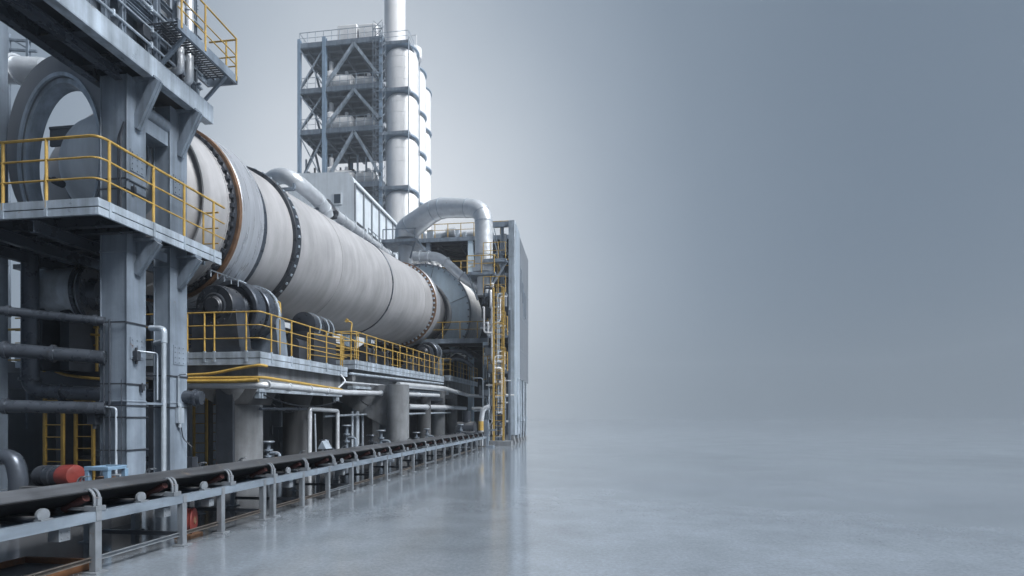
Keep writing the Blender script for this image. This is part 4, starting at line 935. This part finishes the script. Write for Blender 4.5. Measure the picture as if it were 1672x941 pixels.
# duct support platform
zp = AD(790, 443, 34).z
b = MB(); b.box(q2.x - .95, q2.x + .85, q2.y - .8, q2.y + 1.0, zp - .42, zp - .24); b.build('duct_platform', 'steel', pb)
handrail(pb, [(q2.x - .9, q2.y - .8, zp - .24), (q2.x + .85, q2.y - .8, zp - .24), (q2.x + .85, q2.y + 1.0, zp - .24)], [(q2.x - .9, q2.y - .8, zp - .24), (q2.x, q2.y - .8, zp - .24), (q2.x + .8, q2.y - .8, zp - .24), (q2.x + .85, q2.y + .4, zp - .24), (q2.x + .85, q2.y + 1, zp - .24)], 1.0, (1, .5), .03)
for dx in (-.8, .7): b = MB(); b.bar((q2.x + dx, q2.y - .7, zp - .42), (q2.x + dx * .4, q2.y - .3, zp - 1.9), .1, .1); b.build('duct_strut', 'steel', pb)
# cluttered pipework of the tower bay (px 785-835)
random.seed(11)
for i in range(46):
    px = random.uniform(788, 826); y0_ = random.uniform(455, 700); y1_ = y0_ + random.uniform(20, 110); dd = random.uniform(32.0, 33.8)
    b = MB(); p0 = AD(px, y0_, dd); p1_ = AD(px, min(y1_, 712), dd)
    r_ = random.uniform(.03, .09)
    b.tube(fillet([p0 + V((random.uniform(-.7, .7), .1, 0)), p0, p1_, p1_ + V((random.uniform(-.7, .7), .1, 0))], .2, 4), r_, 8)
    b.build('service_pipe', random.choice(('bright', 'galv', 'galv', 'pipe', 'white')), pb)
for i in range(24):
    px = random.uniform(788, 822); py = random.uniform(470, 690); p = AD(px, py, random.uniform(32.4, 34)); s = random.uniform(.12, .28)
    b = MB(); b.box(p.x - s, p.x + s, p.y, p.y + .3, p.z - s * 1.2, p.z + s * 1.2); b.box(p.x - s * .7, p.x + s * .7, p.y - .03, p.y, p.z - s * .9, p.z + s * .9)
    b.build('control_box', random.choice(('steel', 'panel', 'dark', 'clad')), pb)
q = AY(824, 500, BY0 + .3); b = MB(); b.box(q.x - .55, q.x + .5, q.y, q.y + .5, AY(824, 512, BY0).z, AY(824, 468, BY0).z); b.box(q.x - .55, q.x + .5, q.y, q.y + .5, AY(824, 540, BY0).z, AY(824, 515, BY0).z); b.build('white_cladding', 'panel', pb)
# bent supports under hood platform
b = MB()
for dz in (0, .55):
    b.tube(fillet([AD(700, 577, 34.5) + V((0, 0, -dz)), AD(755, 572, 34.5) + V((0, 0, -dz)), AD(772, 585, 34.5) + V((0, 0, -dz))], .5, 5), .14, 10)
b.build('bent_pipe', 'pipe', pb)
for (px, y, zb, zt_) in ((705, 37, 0, 6.5), (735, 39, 0, 6.5)):
    q = AY(px, 600, y); b = MB(); b.box(q.x - .2, q.x + .2, q.y - .2, q.y + .2, zb, zt_); b.build('column', 'dark', pb)
ladder('tall yellow caged ladder climbing the far process building', 814, 31.6, AD(814, 470, 31.6).z, .58, rr=.055)
b = MB()
qf = AZ(815, 728); b.box(qf.x - .75, qf.x + .75, qf.y - .3, qf.y + .45, 0, .28); tag(b.build('ladder_footing', 'conc'), 'concrete footing block beneath the tall yellow caged ladder', 'footing')
b = MB(); q = AZ(798, 731); b.box(q.x - .45, q.x + .25, q.y, q.y + .5, 0, .12); b.box(q.x - .3, q.x - .05, q.y + .1, q.y + .35, .12, 1.5); b.box(q.x - .3, q.x + .4, q.y + .15, q.y + .3, .9, 1.0); tag(b.build('drive_stand', 'steel'), 'steel stand at the far end of the conveyor next to the ladder', 'stand')
# dark machinery near the conveyor's far end
b = MB(); q = AD(762, 690, 31); b.cyl((q.x - .5, q.y, .9), (q.x + .5, q.y, .9), .5, seg=20); b.box(q.x - .6, q.x + .6, q.y - .5, q.y + .5, 0, .8); b.cyl((q.x, q.y, 1.3), (q.x, q.y, 2.0), .25, seg=14); tag(b.build('dark_machine', 'black'), 'dark squat machine in the shade past the farthest pillars', 'machine')

# ------------------------------------------------------------------ kiln-top duct and machine house
pts = fillet([AD(405, 345, 24.5), AD(446, 289, 23.4), AD(468, 287, 22.9), AD(488, 300, 23.0), AD(520, 327, 25.0), AD(531, 343, 25.6), AD(533, 352, 25.8)], .8, 6)
b = MB(); b.tube(pts, .33, 20)
for i in (16, 24, 30): b.lathe([(-.03, .31), (-.03, .36), (.03, .36), (.03, .31)], 20, pts[i], (pts[i + 1] - pts[i]).normalized(), closed=True)
kd = tag(b.build('cooling_duct', 'bright'), 'fat pale duct running over the top of the kiln and bending down', 'duct')
pipe('cooling_pipe', [AD(536, 342, 27.0), AD(576, 371, 30), AD(606, 395, 33), AD(640, 421, 37.0)], .25, 'bright', 'slimmer pale pipe continuing along the top of the kiln', fil=.4, seg=16, flanges=((0, .2), (0, .5), (0, .9), (1, .4), (1, .8), (2, .3), (2, .7)))
b = MB(); q = AD(535, 343, 27.2); b.cyl(q + V((-.2, 0, .3)), q + V((.25, 0, -.3)), .36, seg=16); b.tube([q + V((0, .1, .45)), q + V((.25, .1, .1)), q + V((.35, .1, -.4))], .12, 8); tag(b.build('valve_collar', 'dark'), 'dark valve collar at the bend of the kiln top duct', 'valve')
ps = thing('duct_support', 'slender steel posts holding the duct above the kiln', 'support', (-15.2, 22, 0))
b = MB()
for d_, (px, py) in ((22, (480, 292)), (25, (519, 328)), (31, (590, 390)), (35.5, (627, 418))):
    p = AD(px, py, d_); b.bar((-15.3, p.y, 0), (-15.3, p.y, p.z), .18, .18); b.bar((-15.3, p.y, p.z - .42), (p.x, p.y, p.z - .42), .12, .12); b.bar((p.x, p.y, p.z - .42), (p.x, p.y, p.z - .2), .1, .1)
b.build('post', 'steel', ps)

mh = thing('machine_house', 'pale blue clad machine house with rounded roof and one small window', 'building', (-19, 44, 0))
MY0, MX1 = 39.0, None
MX1 = AY(578, 300, MY0).x; MX0 = AY(470, 300, MY0).x
MY1 = AX(650, 360, MX1).y
zt0 = AY(560, 281, MY0).z; zb0 = AY(560, 400, MY0).z
rc = .9
sec = [(MX0, zb0), (MX1, zb0), (MX1, zt0 - rc)] + [(MX1 - rc + rc * math.cos(a), zt0 - rc + rc * math.sin(a)) for a in [PI / 2 * k / 8 for k in range(1, 9)]] + [(MX0, zt0 + .15)]
b = MB(); b.prism([(x, MY0, z) for x, z in sec], (0, MY1 - MY0, 0)); b.build('wall', 'house', mh)
b = MB()
for i in range(7): y = MY0 + (MY1 - MY0) * i / 6; b.box(MX1 + .002, MX1 + .12, y, y + .12, zb0, zt0 - rc - .1)
b.box(MX1 + .003, MX1 + .14, MY0, MY1, zt0 - rc - .12, zt0 - rc + .02); b.build('wall_rib', 'clad', mh)
b = MB()
for i in range(3): y = MY0 + .5 + i * 2.4; b.box(MX1 + .004, MX1 + .03, y, y + 1.8, zb0 + .1, zb0 + 1.9)
b.build('doorway', 'dark', mh)
qw = AY(551, 325, MY0); b = MB(); b.box(qw.x - .36, qw.x + .36, MY0 - .04, MY0 - .002, qw.z - .45, qw.z + .45); w = b.build('window', 'house', mh)
b = MB(); b.box(qw.x - .26, qw.x + .26, MY0 - .046, MY0 - .041, qw.z - .35, qw.z + .35); b.build('pane', 'glass', w)
b = MB(); b.box(MX1 - .2, MX1 + 1.3, MY0 - .3, MY1 + .2, zb0 - .35, zb0 - .02); b.build('walkway', 'steel', mh)
handrail(mh, [(MX1 + 1.25, MY0 - .25, zb0 - .02), (MX1 + 1.25, MY1, zb0 - .02)], along((MX1 + 1.25, MY0 - .25, zb0 - .02), (MX1 + 1.25, MY1, zb0 - .02), 8), 1.1, (1, .5), .035, 'steel')
b = MB()
for (x, y) in ((MX1 + 1.1, MY0), (MX1 + 1.1, MY1), (MX0 + .3, MY0 + .3), (MX0 + .3, MY1 - .3), (MX1 - .3, MY0 + .4)): b.ibeam((x, y, 0), (x, y, zb0 - .35), .4, .4, .04)
b.build('stilt', 'hood', mh)
for i, (dy, h) in enumerate(((2.2, 1.5), (4.0, 1.7))):
    pass

# ------------------------------------------------------------------ preheater tower
tw = thing('preheater_tower', 'tall open blue steel tower with braced floors behind the kiln', 'tower', (-27, 60, 0))
TY = 56.5; TD = 6.8
TX0 = AY(489, 100, TY).x; TXm = AY(530, 100, TY).x; TX1 = AY(622, 100, TY).x
ztop = AY(560, 66, TY).z; zl = [AY(560, 66, TY).z, AY(560, 141, TY).z, AY(560, 209, TY).z, AY(560, 300, TY).z, AY(560, 400, TY).z, AY(560, 520, TY).z]
for x in (TX0, TXm, TX1):
    for y in (TY, TY + TD):
        b = MB(); w = .34 if x != TXm else .42
        b.ibeam((x, y, 0), (x, y, ztop + (.5 if x != TX1 else 0)), w, w, .05); b.build('column', 'twr', tw)
for z in zl:
    b = MB(); b.box(TX0, TX1 + .3, TY + .1, TY + TD, z - .15, z); b.build('floor', 'clad', tw)
    b = MB()
    b.box(TX0, TX1 + .3, TY - .12, TY + .08, z - .5, z + .02); b.box(TX0 - .1, TX0 + .1, TY + .1, TY + TD, z - .5, z + .02)
    b.build('edge_beam', 'steel', tw)
    b = MB()
    for i in range(6): y = TY + .8 + (TD - 1) * i / 5; b.ibeam((TX0, y, z - .4), (TX1, y, z - .4), .25, .45, .04)
    for i in range(5): x = TX0 + (TX1 - TX0) * (i + .5) / 5; b.ibeam((x, TY + .2, z - .65), (x, TY + TD, z - .65), .22, .4, .04)
    b.build('floor_beam', 'clad', tw)
    nn = 11
    handrail(tw, [(TX0, TY + TD, z), (TX0, TY, z), (TX1, TY, z)], along((TX0, TY, z), (TX1, TY, z), nn) + along((TX0, TY + 1, z), (TX0, TY + TD, z), 5), 1.25, (1, .5), .035, 'galv')
for i in range(len(zl) - 1):
    zt_, zb_ = zl[i] - .5, zl[i + 1] + .05; xm = (TXm + TX1) / 2 + .2
    b = MB(); b.bar((xm, TY - .02, zt_), (TXm, TY - .02, zb_), .3, .3); b.build('brace', 'galv', tw)
    b = MB(); b.bar((xm, TY - .02, zt_), (TX1, TY - .02, zb_ + .5), .3, .3); b.build('brace', 'galv', tw)
    ym = TY + TD / 2
    for ya in (TY, TY + TD):
        b = MB(); b.bar((TX0, ym, zt_), (TX0, ya, zb_), .2, .2); b.build('brace', 'steel', tw)
    b = MB(); b.bar((TX0, TY, zb_), (TXm, TY, zt_), .12, .12); b.build('brace', 'galv', tw)
    b = MB(); b.bar((TX0, TY, zt_), (TXm, TY, zb_), .12, .12); b.build('brace', 'galv', tw)
    b = MB(); b.bar((TX0, TY + TD, zt_), (TXm, TY + TD, zb_), .18, .18); b.build('brace', 'steel', tw)
# lift / stair lattice beside the silos
b = MB(); lx0, lx1 = AY(617, 100, TY).x, AY(632, 100, TY).x
for x in (lx0, lx1):
    for y in (TY - .6, TY - 1.4): b.bar((x, y, 0), (x, y, ztop + .5), .05, .05)
z = 8
while z < ztop:
    b.bar((lx0, TY - 1.4, z), (lx1, TY - 1.4, z + .9), .035, .035); b.bar((lx0, TY - 1.4, z + .9), (lx1, TY - 1.4, z), .035, .035); b.bar((lx0, TY - 1.4, z), (lx1, TY - 1.4, z), .07, .07); b.bar((lx1, TY - 1.4, z), (lx1, TY - .6, z + .9), .05, .05); z += .95
b.build('lift_lattice', 'steel', tw)
vlab = [('white vessel on the uppermost tower floor below the roof, left one', 0), ]
tl = {0: 'uppermost open floor', 1: 'second open floor', 2: 'third open floor'}
for lv in (0, 1, 2):
    z = zl[lv + 1]
    for j, (px, r_, hh) in enumerate(((541, .75, 2.0), (562, 1.25, 1.9), (598, 1.2, 1.7))):
        q = AY(px, 150, TY + 1.0 + .3 * j); b = MB()
        if j == 0:
            b.lathe([(0, 0), (0, r_ * .4), (hh * .5, r_), (hh, r_), (hh + .3, r_ * .5), (hh + .3, 0)], 24, (q.x, q.y, z), (0, 0, 1)); b.cyl((q.x, q.y, z + hh), (q.x, q.y, z + hh + 1.4), .25, seg=12)
        else:
            b.lathe([(-r_, 0), (-r_, .6), (-r_ + .3, hh * .5), (r_ - .3, hh * .5), (r_, .6), (r_, 0)], 28, (q.x, q.y, z + hh * .55), (1, .1, 0)); b.box(q.x - r_ * .6, q.x + r_ * .6, q.y - .4, q.y + .4, z, z + hh * .3); b.cyl((q.x + .3, q.y, z + hh), (q.x + .3, q.y, z + hh + .5), .2, seg=10)
        tag(b.build('white_vessel', 'white'), ('upright white hopper vessel', 'round white vessel, left of two,', 'round white vessel, right of two,')[j] + ' on the tower\'s ' + tl[lv], 'vessel')
for lv in (2, 3):
    z = zl[lv + 1]
    for k in range(9):
        px = 500 + k * 14; q = AY(px, 280, TY + random.uniform(1, 5)); b = MB(); s = random.uniform(.3, .6); b.box(q.x - s, q.x + s, q.y, q.y + .8, z, z + random.uniform(1, 3.2)); b.tube([(q.x, q.y, z), (q.x, q.y, z + 4)], .12, 8); b.build('machine_stack', random.choice(('galv', 'white', 'dark', 'steel')), tw)
rt = [(575, .95, 2.3), (592, .0, 0)]
for i, (px0, px1, py) in enumerate(((551, 584, 42), (585, 616, 40))):
    x0_, x1_ = AY(px0, py, TY + .3).x, AY(px1, py, TY + .3).x; zz = AY(px0, py, TY + .3).z
    b = MB(); b.box(x0_, x1_ - .1, TY + .3, TY + 3.2, ztop, zz); b.cyl(((x0_ + x1_) / 2, TY + 1.4, zz), ((x0_ + x1_) / 2, TY + 1.4, zz + .5), .7, .45, seg=18)
    tag(b.build('roof_tank', 'white', bevel=.08), ('left white box tank on top of the tower roof', 'right white box tank on the tower roof by the chimney')[i], 'tank')

# silos and chimney beside the tower
sr = 1.78
sq = AY(657, 300, TY + sr * .9)
levels = [AY(659, y, TY).z for y in (66, 142, 213, 302)]
def silo(label, x, y, r, ztop_, group=None):
    t = thing('silo', label, 'silo', (x, y, 0), group)
    edges = [ztop_] + [z - .30 for z in levels[1:]] + [0.0]
    for i in range(len(edges) - 1):
        hi, lo = edges[i] - (.12 if i else 0), edges[i + 1]
        b = MB(); pr = [(lo, 0), (lo, r - .12), (lo + .15, r), (hi - .7, r), (hi - .35, r * .95), (hi - .1, r * .82), (hi, r * .6), (hi, 0)]
        b.lathe(pr, 40, (x, y, 0), (0, 0, 1)); d = b.build('drum_section', 'white', t)
        b = MB()
        for k in range(1, 4): zz = lo + (hi - lo) * k / 4; b.lathe([(zz, r * .99), (zz, r + .012), (zz + .05, r + .012), (zz + .05, r * .99)], 40, (x, y, 0), (0, 0, 1), closed=True)
        b.build('hoop', 'white', d)
    return t
silo('front white silo stack directly below the chimney', sq.x, sq.y, sr, levels[0] - .5)
silo('second white silo stack, behind the front one', sq.x - .25, sq.y + 2 * sr + .1, sr, levels[0] - .3)
silo('rearmost white silo stack at the right edge of the tower', sq.x - .7, sq.y + 4 * sr + .2, sr, levels[0] + .2)
sf = thing('silo_gallery', 'blue steel gallery floors banding the white silo stacks', 'gallery', (sq.x, sq.y + 3, 0))
SIL = ((sq.x, sq.y), (sq.x - .25, sq.y + 2 * sr + .1), (sq.x - .7, sq.y + 4 * sr + .2))
for i, z in enumerate(levels):
    x0_, x1_ = sq.x - sr - .1, AY(668, 300, TY).x
    b = MB(); b.box(x0_, x1_, TY - .25, sq.y, z - .42, z - .32); b.build('gallery_floor', 'twr', sf)
    b = MB(); b.box(x0_, x1_ + .04, TY - .32, TY - .25, z - .5, z - .18); b.box(x1_, x1_ + .06, TY - .25, sq.y, z - .5, z - .18); b.build('edge_beam', 'steel', sf)
    for (x, y) in SIL:
        b = MB(); b.lathe([(z - .40, sr * .9), (z - .40, sr + .12), (z - .28, sr + .12), (z - .28, sr * .9)], 36, (x, y, 0), (0, 0, 1), closed=True); b.build('ring_gallery', 'twr', sf)
x1_ = AY(668, 300, TY).x
handrail(sf, [(x0_, TY - .2, levels[0] - .2), (x1_, TY - .2, levels[0] - .2), (x1_, sq.y, levels[0] - .2)], [(x0_, TY - .2, levels[0] - .2), (x1_, TY - .2, levels[0] - .2), (x1_, sq.y, levels[0] - .2)], 1.1, (1, .5), .03, 'galv')
for xx, yy in ((x1_ + .06, TY - .36), (sq.x + sr * .8, sq.y + sr * .95)):
    b = MB(); b.tube([(xx, yy, 2), (xx, yy, levels[0])], .06, 8); b.build('drop_pipe', 'galv', sf)
ch = thing('chimney', 'tall plain white chimney rising above the silo stacks', 'chimney', (sq.x, sq.y, levels[0]))
cx_ = AY(645, 30, sq.y).x; cr = 17.5 / 880 * 58.5
b = MB(); b.lathe([(levels[0] - .3, 0), (levels[0] - .3, cr), (levels[0] + 22, cr), (levels[0] + 22, 0)], 40, (cx_, sq.y, 0), (0, 0, 1)); b.build('flue', 'white', ch)
b = MB(); b.lathe([(levels[0] - .2, cr), (levels[0] - .2, cr + .2), (levels[0] + .25, cr + .2), (levels[0] + .25, cr)], 40, (cx_, sq.y, 0), (0, 0, 1), closed=True); b.lathe([(levels[0] + 7, cr), (levels[0] + 7, cr + .04), (levels[0] + 7.15, cr + .04), (levels[0] + 7.15, cr)], 40, (cx_, sq.y, 0), (0, 0, 1), closed=True); b.build('base_ring', 'galv', ch)
b = MB(); q = AY(677, 62, sq.y + 1.2); b.lathe([(levels[0] - .3, 0), (levels[0] - .3, .82), (levels[0] + .85, .82), (levels[0] + 1.0, .6), (levels[0] + 1.0, 0)], 28, (q.x, q.y, 0), (0, 0, 1)); b.tube([(q.x + .6, q.y - 1.2, levels[0]), (q.x + .6, q.y - 1.2, levels[0] + 1.6), (q.x - .3, q.y - 1.2, levels[0] + 1.6)], .05, 6)
tag(b.build('filter_cap', 'white'), 'short white drum on the silo roof right of the chimney', 'drum')

# ------------------------------------------------------------------ haze
hz = MB(); hz.box(-400, 400, -50, 760, -1.3, 75)
hm = bpy.data.materials.new('haze_air'); hm.use_nodes = True
nt = hm.node_tree; nt.nodes.clear(); o = nt.nodes.new('ShaderNodeOutputMaterial'); pv_ = nt.nodes.new('ShaderNodeVolumePrincipled')
pv_.inputs['Color'].default_value = (.93, .965, .99, 1); pv_.inputs['Density'].default_value = 0.0022; pv_.inputs['Anisotropy'].default_value = 0.85
nt.links.new(pv_.outputs['Volume'], o.inputs['Volume'])
HAZE = True
if HAZE:
    h = hz.build('haze', hm, loc=(0, 0, 0)); h['kind'] = 'stuff'; h['label'] = 'thin pale haze filling the air around the plant'; h['category'] = 'haze'

# ------------------------------------------------------------------ world
w = bpy.data.worlds.new('World'); SC.world = w; w.use_nodes = True
nt = w.node_tree; N = nt.nodes; L = nt.links; N.clear()
out = N.new('ShaderNodeOutputWorld'); bg = N.new('ShaderNodeBackground'); L.new(bg.outputs[0], out.inputs[0])
SUN_EL, SUN_AZ = math.radians(47), math.radians(109)      # azimuth clockwise from +Y: from the right, a little behind
sky = N.new('ShaderNodeTexSky'); sky.sky_type = 'NISHITA'; sky.sun_disc = False; sky.sun_elevation = SUN_EL; sky.sun_rotation = SUN_AZ
sky.air_density = 1.0; sky.dust_density = 1.0; sky.ozone_density = 1.0
tc = N.new('ShaderNodeTexCoord')
def dot(vec):
    v = V(vec); v.z *= .5; v.normalize(); d = N.new('ShaderNodeVectorMath'); d.operation = 'DOT_PRODUCT'
    sq_ = N.new('ShaderNodeVectorMath'); sq_.operation = 'MULTIPLY'; sq_.inputs[1].default_value = (1, 1, .5); L.new(tc.outputs['Generated'], sq_.inputs[0])
    nr = N.new('ShaderNodeVectorMath'); nr.operation = 'NORMALIZE'; L.new(sq_.outputs[0], nr.inputs[0])
    L.new(nr.outputs[0], d.inputs[0]); d.inputs[1].default_value = v; return d.outputs['Value']
ramp = N.new('ShaderNodeValToRGB'); e = ramp.color_ramp
lobe = dot(ray(630, 590))
ac = N.new('ShaderNodeMath'); ac.operation = 'ARCCOSINE'; L.new(lobe, ac.inputs[0])
nz = N.new('ShaderNodeTexNoise'); nz.inputs['Scale'].default_value = 2.2; nz.inputs['Detail'].default_value = 5; nz.inputs['Roughness'].default_value = .5
L.new(tc.outputs['Generated'], nz.inputs['Vector'])
ad = N.new('ShaderNodeMath'); ad.operation = 'MULTIPLY_ADD'; L.new(nz.outputs['Fac'], ad.inputs[0]); ad.inputs[1].default_value = .12; 
dv = N.new('ShaderNodeMath'); dv.operation = 'ADD'; L.new(ac.outputs[0], dv.inputs[0]); dv.inputs[1].default_value = -.06
L.new(dv.outputs[0], ad.inputs[2])
sc_ = N.new('ShaderNodeMath'); sc_.operation = 'DIVIDE'; L.new(ad.outputs[0], sc_.inputs[0]); sc_.inputs[1].default_value = PI
L.new(sc_.outputs[0], ramp.inputs['Fac'])
def deg(d): return d / 180
stops = [(deg(0), (.92, .94, .96)), (deg(9), (.80, .83, .87)), (deg(14), (.62, .665, .72)), (deg(19), (.44, .495, .56)), (deg(25), (.295, .35, .42)), (deg(33), (.185, .236, .30)), (deg(48), (.118, .16, .216)), (deg(75), (.105, .152, .212)), (deg(105), (.16, .205, .27)), (deg(140), (.055, .07, .095)), (deg(180), (.035, .045, .06))]; e.interpolation = 'B_SPLINE'
while len(e.elements) < len(stops): e.elements.new(.5)
for el, (p, c) in zip(e.elements, stops): el.position = p; el.color = (*c, 1)
ns = N.new('ShaderNodeVectorMath'); ns.operation = 'SCALE'; L.new(sky.outputs[0], ns.inputs[0]); ns.inputs['Scale'].default_value = 0.08
mx = N.new('ShaderNodeMix'); mx.data_type = 'RGBA'; mx.inputs[0].default_value = .95
L.new(ns.outputs[0], mx.inputs[6]); L.new(ramp.outputs[0], mx.inputs[7]); L.new(mx.outputs[2], bg.inputs['Color']); bg.inputs['Strength'].default_value = 1.0

sd = bpy.data.lights.new('sun', 'SUN'); sd.energy = 5.0; sd.angle = math.radians(24); sd.color = (1, .985, .965)
so = bpy.data.objects.new('sun', sd); COL.objects.link(so)
dirv = V((math.sin(SUN_AZ) * math.cos(SUN_EL), math.cos(SUN_AZ) * math.cos(SUN_EL), math.sin(SUN_EL)))
so.rotation_euler = (-dirv).to_track_quat('-Z', 'Y').to_euler(); so.location = (20, -10, 40)

# ------------------------------------------------------------------ camera & render
cam = bpy.data.cameras.new('camera'); cam.lens = 36 * F / 1672; cam.sensor_width = 36; cam.shift_y = (682 - 470.5) / 1672; cam.clip_end = 5000; cam.clip_start = .1
co = bpy.data.objects.new('camera', cam); COL.objects.link(co); co.location = (0, 0, H); co.rotation_euler = (PI / 2, 0, YAW); SC.camera = co
SC.view_settings.view_transform = 'Standard'; SC.view_settings.look = 'None'; SC.view_settings.exposure = 0.18; SC.view_settings.gamma = 1; SC.view_settings.use_curve_mapping = False
SC.cycles.max_bounces = 6; SC.cycles.diffuse_bounces = 2; SC.cycles.volume_bounces = 1
for o in bpy.data.objects:
    if '_o' in o: del o['_o']

GROUPS = {'caged_ladder': 'yellow steel ladders around the plant', 'kiln_pier': 'kiln piers in a row', 'valve': 'grey valves in the shade under the decks', 'steel_cabinet': 'steel cabinets under the decks',
          'silo': 'white silo stacks beside the tower', 'pump_set': 'dark pumps along the middle deck', 'yellow_hose': 'yellow hoses', 'white_vessel': 'white vessels on the tower floors', 'roof_tank': 'white tanks on the tower roof',
          'cable': 'black cables under the decks', 'support_roller': 'support rollers under the kiln', 'dark_pipe': 'dark pipes at the left edge', 'thin_pipe': 'thin pipes under the decks', 'riser_pipe': 'riser pipes', 'clad_pipe': 'pale clad pipes along the piers'}
for o in bpy.data.objects:
    k = o.name.split('.')[0]
    if o.parent is None and k in GROUPS: o['group'] = GROUPS[k]
